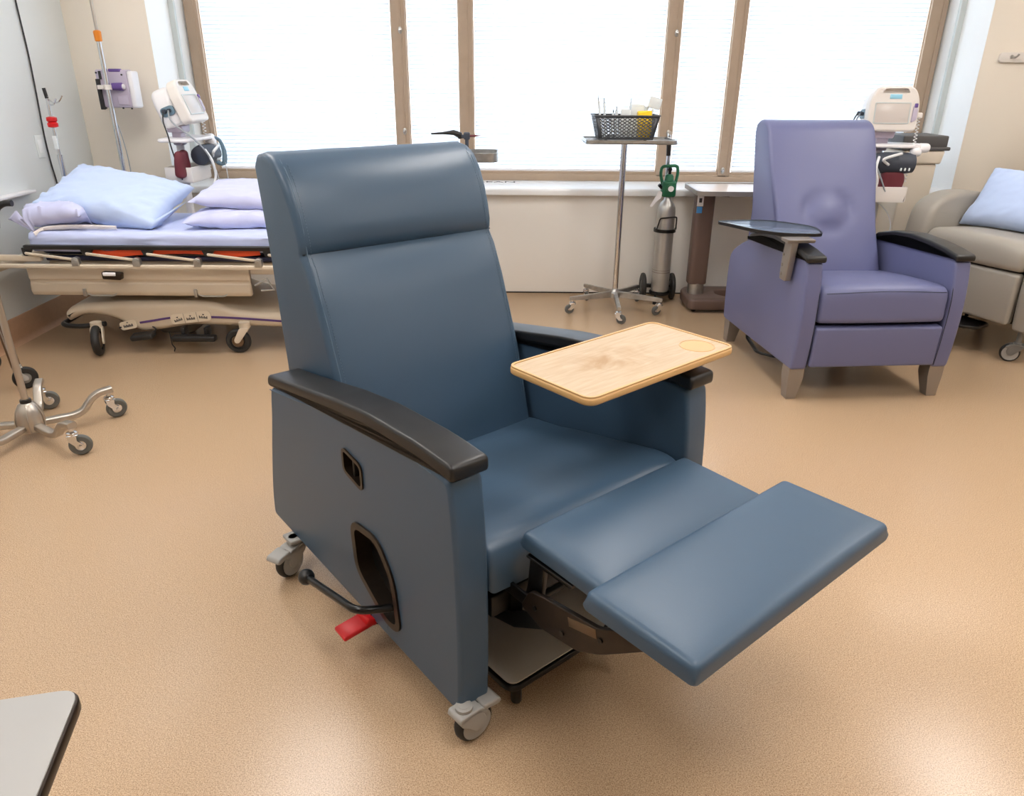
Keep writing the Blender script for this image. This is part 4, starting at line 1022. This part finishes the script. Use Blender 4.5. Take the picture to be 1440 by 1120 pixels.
bm = B(); tube(bm, [(-.02, .04, -.10), (-.01, .03, -.16), (.02, .01, -.24), (.03, .02, -.40), (.02, .03, -.60)], .003, 6, smooth=6); put('power_lead', bm, 'cablegrey', pm)

# ------------------------------------------------------------------ foreground iv stand at the left
iv = thing('iv_stand', 'silver iv stand with five bent legs in the left foreground', 'iv stand', (-1.900, 2.640, 0))
bm = B(); cyl(bm, (0, 0, .155), (0, 0, 1.10), .0125, 18); put('lower_pole', bm, 'satin', iv)
bm = B(); cyl(bm, (0, 0, 1.10), (0, 0, 2.05), .008, 14); put('upper_pole', bm, 'chrome', iv)
bm = B(); lathe(bm, [(.016, .150), (.020, .152), (.020, .165), (.0145, .167)], 18); put('pole_collar', bm, 'black', iv)
bm = B(); lathe(bm, [(.028, .028), (.042, .035), (.050, .06), (.050, .09), (.043, .120), (.031, .145), (.022, .152)], 30)
for k in range(5):
    a = R(-31 + 36) + 2 * PI * k / 5; tube(bm, [(.048 * math.cos(a), .048 * math.sin(a), .04), (.053 * math.cos(a), .053 * math.sin(a), .075), (.044 * math.cos(a), .044 * math.sin(a), .118), (.026 * math.cos(a), .026 * math.sin(a), .149)], .003, 6, smooth=4)
put('base_hub', bm, 'satin', iv)
hd5 = [R(x) for x in (206, 222, 214, 200, 240)]
for k in range(5):
    a = R(-31) + 2 * PI * k / 5; c, s = math.cos(a), math.sin(a)
    P = [(c * d, s * d, z) for d, z in ((.03, .058), (.15, .052), (.185, .062), (.238, .122), (.305, .128))]
    bm = B(); tube(bm, bend(P, .03), .01, 8, flat=(.034, .024)); put('base_leg', bm, 'satin', iv)
    caster(iv, c * .288, s * .288, .118, .041, .024, hd5[k], 'chrome', 'tyre', 'chrome', .02)

# ------------------------------------------------------------------ bronze tubed walker at the far left edge
wk = thing('wheeled_walker', 'bronze tube leg and black caster of a walker by the left wall', 'walker', (-2.23, 3.13, 0))
for (x, y) in ((0, 0), (-.30, -.16), (-.30, .20)):
    bm = B(); tube(bm, [(x - .022, y, .105), (x - .075 if x == 0 else x + .02, y, .66)], .01, 8, flat=(.034, .030)); lg = put('leg', bm, 'bronze', wk)
    bm = B(); tube(bm, [(x - .026, y - .0165, .16), (x - .068 if x == 0 else x + .015, y - .0165, .60)], .003, 6); put('leg_groove', bm, 'taupe', lg)
    caster(wk, x - .02, y, .135, .052, .028, R(220), 'greyplastic', 'darktyre', 'midgrey', .022)
bm = B(); tube(bm, bend([(-.075, 0, .655), (-.08, 0, .71), (-.28, -.16, .71), (-.28, -.16, .655)], .03), .014, 12); tube(bm, bend([(-.08, 0, .70), (-.28, .20, .70), (-.28, .20, .655)], .03), .014, 12); put('frame', bm, 'brown', wk)

# ------------------------------------------------------------------ instrument stand with basket
ins = thing('instrument_stand', 'chrome single column stand with flat steel tray in front of the window', 'instrument stand', (.632, 4.465, 0))
bm = B(); lathe(bm, [(.017, .11), (.017, .60), (.019, .995)], 20); put('column', bm, 'chrome', ins)
bm = B(); lathe(bm, [(.034, .085), (.034, .115), (.022, .125), (.018, .14)], 22); put('base_hub', bm, 'steel', ins)
for k in range(5):
    a = R(-92) + 2 * PI * k / 5; c, s = math.cos(a), math.sin(a)
    bm = B(); n_ = Vector((-s, c, 0)) * .011
    prof = [(.02, .085, .125), (.295, .083, .105)]
    q = []
    for d, zl, zh in prof: q.append([Vector((c * d, s * d, z)) + n_ * sg for z, sg in ((zl, -1), (zl, 1), (zh, 1), (zh, -1))])
    q = [[bm.verts.new(v) for v in r_] for r_ in q]
    for j in range(4): bm.faces.new((q[0][j - 1], q[0][j], q[1][j], q[1][j - 1]))
    bm.faces.new(q[0]); bm.faces.new(q[1]); bmesh.ops.bevel(bm, geom=bm.edges[:], offset=.003, segments=2, affect='EDGES')
    put('base_leg', bm, 'steel', ins)
    caster(ins, c * .278, s * .278, .086, .029, .020, R((160, 12, 95, 100, 8)[k]), 'chrome', 'tyre', 'darkgrey', .017)
bm = B(); loft(bm, rpoly([(-.235, -.16), (.275, -.16), (.275, .16), (-.235, .16)], .03, 5), .995, 1.003, .002, axis='z'); ring_plate(bm, rpoly([(-.235, -.16), (.275, -.16), (.275, .16), (-.235, .16)], .03, 5), .010, .998, 1.016, 'z'); put('tray', bm, 'steel', ins)
# clipboard-like flat pad on the tray's left end
bm = B(); box(bm, (.412, 4.37, 1.0045), (.495, 4.56, 1.013), .003); tag(put('clipboard', bm, 'greyplastic'), 'flat grey clipboard lying by the left end of the charcoal basket', 'clipboard')
bk = thing('basket', 'charcoal perforated plastic basket of supplies on the steel stand', 'basket', (.625, 4.465, 1.0145))
def perf(bm, L0, L1, z0, z1, place, nx, nz):
    """wall of a basket with rows of round holes (real geometry)"""
    seg = 8
    for i in range(nx):
        for j in range(nz):
            u0, u1 = i / nx, (i + 1) / nx; v0, v1 = j / nz, (j + 1) / nz
            def P(u, v): return bm.verts.new(place(u, v))
            cu, cv = (u0 + u1) / 2, (v0 + v1) / 2
            o_ = []; n_ = []
            for k in range(seg):
                a = 2 * PI * (k + .5) / seg; c, s = math.cos(a), math.sin(a); m_ = max(abs(c), abs(s))
                o_.append(P(cu + c / m_ * (u1 - u0) / 2, cv + s / m_ * (v1 - v0) / 2)); n_.append(P(cu + c * (u1 - u0) * .29, cv + s * (v1 - v0) * .33))
            for k in range(seg): bm.faces.new((o_[k - 1], o_[k], n_[k], n_[k - 1]))
bw, bd, bh = .180, .115, .128
def bp(x, y, z): k = .84 + .16 * z / bh; return Vector((x * k, y * k, z))
bm = B()
for s in (-1, 1):
    perf(bm, 0, 1, 0, 1, lambda u, v, s=s: bp(-bw * .86 + 2 * bw * .86 * u, s * bd, .012 + (bh - .024) * v), 11, 6)
    perf(bm, 0, 1, 0, 1, lambda u, v, s=s: bp(s * bw, -bd * .8 + 2 * bd * .8 * u, .012 + (bh - .024) * v), 7, 6)
    for (a, b, z0, z1) in ((-bw, bw, 0, .012), (-bw, bw, bh - .012, bh)):
        f = [bm.verts.new(bp(x, s * bd, z)) for x, z in ((a, z0), (b, z0), (b, z1), (a, z1))]; bm.faces.new(f)
        f = [bm.verts.new(bp(s * bw, y, z)) for y, z in ((-bd, z0), (bd, z0), (bd, z1), (-bd, z1))]; bm.faces.new(f)
    for (a, b) in ((-bw, -bw * .86), (bw * .86, bw)):
        f = [bm.verts.new(bp(x, s * bd, z)) for x, z in ((a, .012), (b, .012), (b, bh - .012), (a, bh - .012))]; bm.faces.new(f)
    for (a, b) in ((-bd, -bd * .8), (bd * .8, bd)):
        f = [bm.verts.new(bp(s * bw, y, z)) for y, z in ((a, .012), (b, .012), (b, bh - .012), (a, bh - .012))]; bm.faces.new(f)
f = [bm.verts.new(bp(x, y, 0)) for x, y in ((-bw, -bd), (bw, -bd), (bw, bd), (-bw, bd))]; bm.faces.new(f)
bmesh.ops.remove_doubles(bm, verts=bm.verts, dist=.0003)
o = put('walls', bm, 'basket', bk, 30); md = o.modifiers.new('thickness', 'SOLIDIFY'); md.thickness = .0025
bm = B(); ring_plate(bm, rpoly([(-bw - .005, -bd - .005), (bw + .005, -bd - .005), (bw + .005, bd + .005), (-bw - .005, bd + .005)], .012), .010, bh - .004, bh + .002, 'z'); put('rim', bm, 'basket', bk)
for sx in (-1, 1):
    for sy in (-1, 1):
        bm = B(); box(bm, (sx * .11 - .008, sy * .08 - .008, -.010), (sx * .11 + .008, sy * .08 + .008, .001), .002); put('foot', bm, 'black', bk)
bz = 1.0195
def stick(label, x, y, h, r, m, lx, ly, cap=None, g=None, nm='tube', ct='tube'):
    t = thing(nm, label, ct, (.625 + x, 4.465 + y, bz), 0, g)
    bm = B(); cyl(bm, (0, 0, 0), (lx, ly, h), r, 10); put('barrel', bm, m, t)
    bm = B(); cyl(bm, (lx, ly, h), (lx * 1.15, ly * 1.15, h * 1.15), r * .55, 8, r * .25); put('tip', bm, cap or m, t)
stick('thin clear sampling tube at the far left of the basket', -.125, -.02, .195, .006, 'packet', -.03, 0, 'cablegrey')
stick('second clear sampling tube, leaning right of the leftmost in the basket', -.105, .0, .185, .007, 'packet', -.015, 0, 'cablegrey')
stick('short dark tipped tube standing low in the basket', -.075, -.03, .135, .007, 'packet', .005, 0, 'cable')
stick('short pale tube just left of the basket packets', -.045, -.01, .145, .009, 'packet', -.004, 0, 'cablegrey')
stick('pointed clear tube between the two basket packets', .012, .022, .185, .006, 'packet', .02, 0, 'cablegrey')
for lab, x, w, h, ry, y in (('pale sterile packet left of middle in the basket', -.01, .055, .155, 4, -.03), ('taller pale sterile packet right of middle in the basket', .055, .075, .18, 5, .0), ('thin white packet sticking up by the yellow box', .098, .03, .17, 8, .03)):
    bm = B(); rbox(bm, (w, .018, h), (0, 0, h / 2), .004, 2, (4, 1, 6), lambda v: (v[0], v[1] + .004 * noise.noise(Vector(v) * 30), v[2])); bm.transform(T((.625 + x, 4.465 + y, bz), ry=R(ry))); tag(put('supply_packet', bm, 'packet'), lab, 'packet', 'packets in the charcoal basket')
bm = B(); rbox(bm, (.085, .05, .145), (0, 0, .0735), .006, 2); bm.transform(T((.735, 4.42, bz), ry=R(-3)) @ Matrix.Diagonal((.9, 1, 1, 1))); tag(put('yellow_box', bm, 'yellow'), 'bright yellow box at the right end of the charcoal basket', 'box')
bm = B(); rbox(bm, (.07, .012, .06), (0, 0, .19), .004, 2); cyl(bm, (0, 0, .0), (0, 0, .18), .006, 8); bm.transform(T((.745, 4.475, bz), ry=R(14))); tag(put('gauze_pack', bm, 'packet'), 'translucent pack poking up behind the yellow box', 'packet')

# ------------------------------------------------------------------ oxygen cylinder on its cart
ox = thing('oxygen_cylinder', 'brushed aluminium oxygen cylinder with green regulator', 'oxygen cylinder', (.945, 4.655, 0))
bm = B(); lathe(bm, [(0, .075), (.050, .075), (.056, .082), (.056, .575), (.052, .605), (.040, .632), (.022, .648), (.018, .668), (0, .668)], 32); put('tank', bm, 'tank', ox)
bm = B(); lathe(bm, [(.0566, .20), (.0572, .203), (.0566, .206)], 32); lathe(bm, [(.0566, .215), (.0572, .217), (.0566, .219)], 32); put('tank_band', bm, 'taupe', ox)
bm = B(); rbox(bm, (.085, .075, .095), (0, 0, .715), .014, 3); tube(bm, bend([(-.038, 0, .74), (-.055, 0, .80), (-.050, 0, .845), (.045, 0, .850), (.050, 0, .80), (.038, 0, .74)], .022), .0095, 12); lathe(bm, [(.030, .755), (.026, .79), (.018, .80), (0, .80)], 18); rg = put('regulator', bm, 'green', ox)
bm = B(); lathe(bm, [(.026, 0), (.026, .012), (.020, .014), (0, .014)], 22, T((.006, -.036, .720), rx=PI / 2)); gg = put('pressure_gauge', bm, 'green', rg)
bm = B(); lathe(bm, [(.017, .0), (.017, .003), (0, .003)], 22, T((.006, -.0495, .720), rx=PI / 2)); put('gauge_face', bm, 'white', gg)
bm = B(); cyl(bm, (0, 0, .79), (0, 0, .825), .010); ball(bm, (0, 0, .828), .014); cyl(bm, (-.042, -.01, .72), (-.062, -.015, .74), .010); put('valve', bm, 'blackmetal', rg)
bm = B(); loft(bm, rpoly([(-.045, .70), (-.062, .71), (-.115, .615), (-.10, .612), (-.075, .645), (-.048, .665)], .006), -.05, -.0485, 0, axis='y'); put('paper_tag', bm, 'white', ox)
ct = thing('cylinder_cart', 'two wheeled black and chrome cart carrying the oxygen cylinder', 'cart', (.945, 4.655, 0))
bm = B(); tube(bm, bend([(0, .085, .06), (0, .085, .94), (-.01, .06, 1.03), (-.018, .0, 1.035)], .04), .011, 12); fr_ = put('handle_post', bm, 'chrome', ct)
bm = B(); tube(bm, [(0, .085, .90), (-.006, .075, .985)], .014, 12); put('grip', bm, 'black', fr_)
bm = B(); lathe(bm, [(.0585, .455), (.068, .455), (.068, .475), (.0585, .475), (.0585, .455)], 28); box(bm, (-.012, .06, .452), (.012, .098, .478), .002); rg_ = put('clamp_ring', bm, 'blackmetal', ct)
bm = B(); tube(bm, bend([(-.058, -.040, .475), (-.045, -.062, .545), (.055, -.062, .555), (.062, -.030, .475)], .012), .0045, 8); put('clamp_handle', bm, 'blackmetal', rg_)
bm = B(); lathe(bm, [(.066, .058), (.066, .074), (0, .074)], 24); box(bm, (-.075, .075, .075), (.075, .095, .10), .003); cyl(bm, (-.094, .085, .085), (.094, .085, .085), .006, 10); cyl(bm, (-.035, -.05, .0), (-.035, -.05, .06), .009, 10, .006); cyl(bm, (-.035, -.05, 0), (-.035, -.05, .02), .013, 10); put('base', bm, 'blackmetal', ct)
for s in (-1, 1):
    W = T((s * .094, .085, .085), ry=PI / 2); w_ = put('wheel', wheel_bm(.085, .026, .5, W), 'darktyre', ct); put('hub', hub_bm(.085, .024, W), 'black', w_)

# ------------------------------------------------------------------ overbed table
ob = thing('overbed_table', 'overbed table with brown column and pale top behind the periwinkle recliner', 'table', (1.155, 4.58, 0))
bm = B(); loft(bm, rpoly([(-.075, -.175, .05), (.40, -.175, .06), (.70, -.175), (.72, -.09), (.20, -.09, .03), (.13, -.03, .03), (.13, .06, .03), (.20, .10, .03), (.72, .10), (.70, .175), (-.02, .175, .06), (-.075, .10, .05)], .03, 5), .02, .085, .012, 3, axis='z'); put('base', bm, 'brown', ob)
for x, y in ((-.03, -.12), (-.03, .12), (.66, -.135), (.66, .14)):
    bm = B(); lathe(bm, [(.02, -.012), (.02, .012)], 16, T((x, y, .02), rx=PI / 2)); put('caster', bm, 'darktyre', ob)
bm = B(); cyl(bm, (0, 0, .08), (0, 0, .16), .050, 26); put('collar', bm, 'steel', ob)
bm = B(); loft(bm, rpoly([(-.058, -.05), (.058, -.05), (.058, .05), (-.058, .05)], .035, 6), .150, .705, .006, 3, axis='z'); cl = put('column', bm, 'brown', ob)
bm = B(); box(bm, (-.056, -.0535, .63), (-.018, -.050, .695), .001); lb = put('column_label', bm, 'white', cl)
bm = B(); box(bm, (-.055, -.0545, .59), (-.022, -.0505, .628), .001); put('label_band', bm, 'bluelabel', lb)
bm = B(); box(bm, (-.045, -.0545, .652), (-.028, -.0535, .678), .0003); put('label_mark', bm, 'ink', lb)
ot = rpoly([(-.09, -.20), (.68, -.20), (.68, .20), (-.09, .20)], .055, 7)
bm = B(); loft(bm, ot, .712, .732, .006, 3, axis='z'); tt = put('tabletop', bm, 'tabletop', ob)
bm = B(); ring_plate(bm, inset(ot, -.003), .012, .710, .736, 'z'); put('edge_band', bm, 'taupe', tt)
bm = B(); box(bm, (-.05, -.05, .698), (.45, .05, .713), .004); cyl(bm, (.06, -.09, .70), (.12, -.10, .695), .005); put('top_bracket', bm, 'brown', ob)

# ------------------------------------------------------------------ cream bin with stepped dark lid
bn = thing('waste_bin', 'tall cream bin with stepped dark grey lid right of the window monitor', 'bin', (2.40, 4.675, 0))
bm = B(); rbox(bm, (.19, .24, .88), (0, 0, .44), .012, 3, (1, 1, 6), lambda v: (v[0] * (.90 + .10 * v[2] / .88), v[1] * (.9 + .1 * v[2] / .88), v[2])); put('body', bm, 'cream', bn)
bm = B(); rbox(bm, (.245, .27, .075), (0, 0, .918), .012, 3, (1, 1, 2), lambda v: (v[0] * (.88 + .12 * (v[2] - .88) / .075), v[1], v[2])); put('collar', bm, 'cream', bn)
bm = B(); rbox(bm, (.285, .285, .020), (0, 0, .966), .006, 2); rbox(bm, (.265, .26, .065), (-.005, 0, 1.005), .008, 2, (1, 1, 1)); put('lid', bm, 'darkgrey', bn)

# ------------------------------------------------------------------ tray stand behind the main recliner
ms = thing('tray_stand', 'small steel tray stand half hidden behind the slate blue backrest', 'tray stand', (-.30, 4.42, 0))
bm = B(); cyl(bm, (0, 0, .07), (0, 0, .90), .013, 16); put('column', bm, 'chrome', ms)
mt = rpoly([(-.18, -.13), (.21, -.13), (.21, .13), (-.18, .13)], .06, 7)
bm = B(); loft(bm, mt, .895, .902, .002, axis='z'); ring_plate(bm, mt, .006, .897, .945, 'z'); put('tray', bm, 'steel', ms)
for k in range(4):
    a = PI / 4 + k * PI / 2; c, s = math.cos(a), math.sin(a)
    bm = B(); tube(bm, [(0, 0, .085), (c * .22, s * .22, .08)], .01, 8, flat=(.03, .022)); put('base_leg', bm, 'steel', ms); caster(ms, c * .21, s * .21, .085, .029, .02, a, 'chrome', 'tyre', 'darkgrey', .015)
cp = thing('clamp_tool', 'black handled clamp with red tip standing on the steel tray', 'clamp', (-.30, 4.40, .9028))
bm = B(); tube(bm, [(-.165, 0, .135), (-.10, 0, .139), (-.04, 0, .142), (-.005, 0, .130), (.0, 0, .11)], [.005, .007, .014, .018, .012], 12); put('handle', bm, 'black', cp)
bm = B(); rbox(bm, (.035, .03, .04), (.035, 0, .125), .008, 3); cyl(bm, (.035, 0, .0), (.035, 0, .12), .010, 12); lathe(bm, [(.022, 0), (.02, .006), (.010, .01)], 18, T((.035, 0, 0))); rbox(bm, (.03, .02, .02), (.012, 0, .122), .005, 2); put('post', bm, 'darkcuff', cp)
bm = B(); cyl(bm, (.05, 0, .125), (.085, 0, .126), .006, 10); cyl(bm, (.085, 0, .126), (.115, 0, .127), .004, 8, .0015); put('tip', bm, 'maroon', cp)

# ------------------------------------------------------------------ near table corner
tb = thing('side_table', 'grey laminate tabletop corner with dark edge at the bottom left', 'table', (-.668, .882, 0), R(13.1 + 0))
# local: top spans -x and -y from the far right corner
ang = math.atan2(-.213, .098)   # direction of the right edge
tp_ = rpoly([(.0, .0), (-.62, 0), (-.62, -.42), (0, -.42)], .035, 7)
bm = B(); loft(bm, tp_, .425, .448, .004, 2, axis='z'); tt = put('table_edge', bm, 'brownsteel', tb)
bm = B(); loft(bm, inset(tp_, .004), .448, .4515, .001, 2, axis='z'); put('tabletop', bm, 'greylam', tb)
bm = B(); box(bm, (-.335, -.26, .06), (-.275, -.16, .425), .01); put('column', bm, 'darkgrey', tb)
bm = B(); box(bm, (-.56, -.39, .03), (-.06, -.34, .07), .01); box(bm, (-.56, -.08, .03), (-.06, -.03, .07), .01); box(bm, (-.34, -.36, .03), (-.27, -.05, .07), .01); put('base', bm, 'darkgrey', tb)
for x, y in ((-.53, -.365), (-.09, -.365), (-.53, -.055), (-.09, -.055)):
    bm = B(); lathe(bm, [(.025, -.012), (.025, .012)], 16, T((x, y, .025), rx=PI / 2)); put('caster', bm, 'darktyre', tb)

# ------------------------------------------------------------------ left wall fittings
bm = B(); tube(bm, [(XL + .008, 4.43, 2.62), (XL + .009, 4.42, 2.0), (XL + .008, 4.418, 1.69), (XL + .007, 4.424, 1.44), (XL + .009, 4.41, 1.23), (XL + .012, 4.390, 1.02), (XL + .009, 4.398, .87), (XL + .009, 4.414, .72), (XL + .008, 4.42, .40)], .0045, 8, smooth=6)
tag(put('power_cable', bm, 'cable'), 'black cable running down the pale left wall', 'cable')
wp = thing('wall_plate', 'white blank wall plate beside the black cable', 'wall plate', (XL, 4.345, .96))
bm = B(); box(bm, (0, -.035, -.06), (.006, .035, .06), .002); put('plate', bm, 'wall_cool', wp)
bm = B(); box(bm, (.006, -.02, -.035), (.008, .02, .035), .001); put('insert', bm, 'white_trim', wp)
ws = thing('wall_shelf', 'thin white shelf edge on the left wall above the stretcher head', 'shelf', (XL, 3.92, .745))
bm = B(); box(bm, (0, -.24, -.008), (.05, .22, .008), .004); put('board', bm, 'white', ws)
# coat rail on the right of the window
cr_ = thing('coat_rail', 'white rounded coat rail with hook on the cream wall at right', 'coat rail', (3.12, YW, 1.46))
bm = B(); loft(bm, rpoly([(-.24, -.028), (.40, -.028), (.40, .028), (-.24, .028)], .027, 6), -.020, 0, .006, axis='y'); put('board', bm, 'offwhite', cr_)
for x in (-.17, .12):
    bm = B(); tube(bm, [(x, -.018, .004), (x + .01, -.045, .002), (x + .02, -.055, .018)], .006, 8, smooth=4); lathe(bm, [(.012, 0), (.010, .006)], 12, T((x, -.018, .004), rx=PI / 2)); put('hook', bm, 'steel', cr_)

# ------------------------------------------------------------------ let soft things rest on what carries them
from mathutils.bvhtree import BVHTree
def settle(o, others, gap=.004, rounds=3):
    bpy.context.view_layer.update()
    mw = o.matrix_world; inv = mw.inverted()
    trees = []
    for q in others:
        b = bmesh.new(); b.from_mesh(q.data); b.transform(q.matrix_world); trees.append(BVHTree.FromBMesh(b)); b.free()
    for _ in range(rounds):
        for v in o.data.vertices:
            p = mw @ v.co
            for t in trees:
                c, nrm, _i, dist = t.find_nearest(p)
                if c is not None and dist < .16 and (p - c).dot(nrm) < gap:
                    p = c + nrm * gap
            v.co = inv @ p
def press(o, lid, gap=.005):
    bpy.context.view_layer.update(); mw = o.matrix_world; inv = mw.inverted()
    b = bmesh.new(); b.from_mesh(lid.data); b.transform(lid.matrix_world); t = BVHTree.FromBMesh(b); b.free()
    for v in o.data.vertices:
        p = mw @ v.co; h = 9
        for dx, dy in ((0, 0), (.012, 0), (-.012, 0), (0, .012), (0, -.012)):
            c, _n, _i, _d = t.ray_cast(Vector((p.x + dx, p.y + dy, .3)), Vector((0, 0, 1)))
            if c is not None: h = min(h, c.z)
        if p.z > h - gap: p.z = h - gap; v.co = inv @ p
by_label = {o.get('label'): o for o in C.objects if o.get('label')}
pil = [o for o in C.objects if o.get('category') == 'pillow']
gp = next(o for o in pil if 'grey recliner' in o['label']); flat = next(o for o in pil if 'flat under' in o['label']); big = next(o for o in pil if 'large' in o['label']); low = next(o for o in pil if 'lower of' in o['label']); upp = next(o for o in pil if 'upper of' in o['label'])
sheet_o = next(o for o in C.objects if o.name == 'bed_sheet'); blk = next(o for o in C.objects if o.name == 'blanket')
settle(blk, [sheet_o], .006, 4); settle(low, [sheet_o]); settle(upp, [low]); settle(big, [sheet_o, low, upp]); settle(flat, [sheet_o, blk]); press(flat, big)
settle(gp, [o for o in c3.children])

# ------------------------------------------------------------------ lights
def troffer(x, y, w, d, label, m='lamp'):
    t = thing('ceiling_light', label, 'light', (x, y, ZC - .002), 0, 'ceiling troffers')
    bm = B(); ring_plate(bm, [(-w / 2, -d / 2), (w / 2, -d / 2), (w / 2, d / 2), (-w / 2, d / 2)], .03, -.03, 0, 'z'); put('frame', bm, 'white', t, 20)
    bm = B(); box(bm, (-w / 2 + .03, -d / 2 + .03, -.022), (w / 2 - .03, d / 2 - .03, -.016)); put('diffuser', bm, m, t)
for x in (-1.5, .6, 2.7):
    for y in (.75, 2.95): troffer(x, y, .62, 1.22, 'white fluorescent ceiling light panel set flush in the ceiling')
def wall_lamp(loc, rz, label):
    t = thing('wall_light', label, 'light', loc, rz)
    bm = B(); loft(bm, rpoly([(-.0, -.06), (-.10, -.05), (-.10, .05), (0, .06)], .015), -.6, .6, .006); put('housing', bm, 'white', t)
    bm = B(); box(bm, (-.59, -.106, -.046), (.59, -.100, .046), .002); put('diffuser', bm, 'lampcool', t)
wall_lamp((XL, 3.7, 2.15), R(90), 'long over-bed wall light on the left wall')
wall_lamp((3.46, YW - .002, 2.36), 0, 'long over-bed wall light on the back wall above the grey recliner')

def area(name, loc, rot, sx, sy, power, col):
    l = bpy.data.lights.new(name, 'AREA'); l.shape = 'RECTANGLE'; l.size = sx; l.size_y = sy; l.energy = power; l.color = col
    o = bpy.data.objects.new(name, l); C.objects.link(o); o.location = loc; o.rotation_euler = rot; return o
# daylight coming in through the glass from the overcast sky outside
area('daylight', (.31, YG + .45, 1.55), (R(-90), 0, 0), 4.9, 1.9, 178, (.90, .95, 1.0))

w = bpy.data.worlds.new('overcast_sky'); bpy.context.scene.world = w; w.use_nodes = True
nt = w.node_tree; bg = nt.nodes['Background']; bg.inputs['Color'].default_value = (.93, .97, 1, 1); bg.inputs['Strength'].default_value = 2.6

# ------------------------------------------------------------------ camera
f, vx, vy, H = 1040., 702., 2960., 1.33
d = Vector((vx - 720, vy - 560, f)).normalized(); up = -d
Y = Vector((0, 0, 1)); Y = (Y - up * Y.dot(up)).normalized(); X = d.cross(Y)
if X.x < 0: X = -X
# rows of Rw map camera (x right, y down, z forward) to world
Rw = Matrix((X, Y, up))
cam = bpy.data.cameras.new('camera'); co = bpy.data.objects.new('camera', cam); C.objects.link(co)
m3 = Rw @ Matrix(((1, 0, 0), (0, -1, 0), (0, 0, -1)))
co.matrix_world = Matrix.Translation((0, 0, H)) @ m3.to_4x4()
cam.sensor_fit = 'HORIZONTAL'; cam.sensor_width = 36; cam.lens = 36 * f / 1440; cam.clip_start = .01
sc = bpy.context.scene; sc.camera = co
sc.view_settings.view_transform = 'Standard'; sc.view_settings.look = 'None'; sc.view_settings.gamma = 1; sc.view_settings.use_curve_mapping = False
sc.view_settings.exposure = 0.38
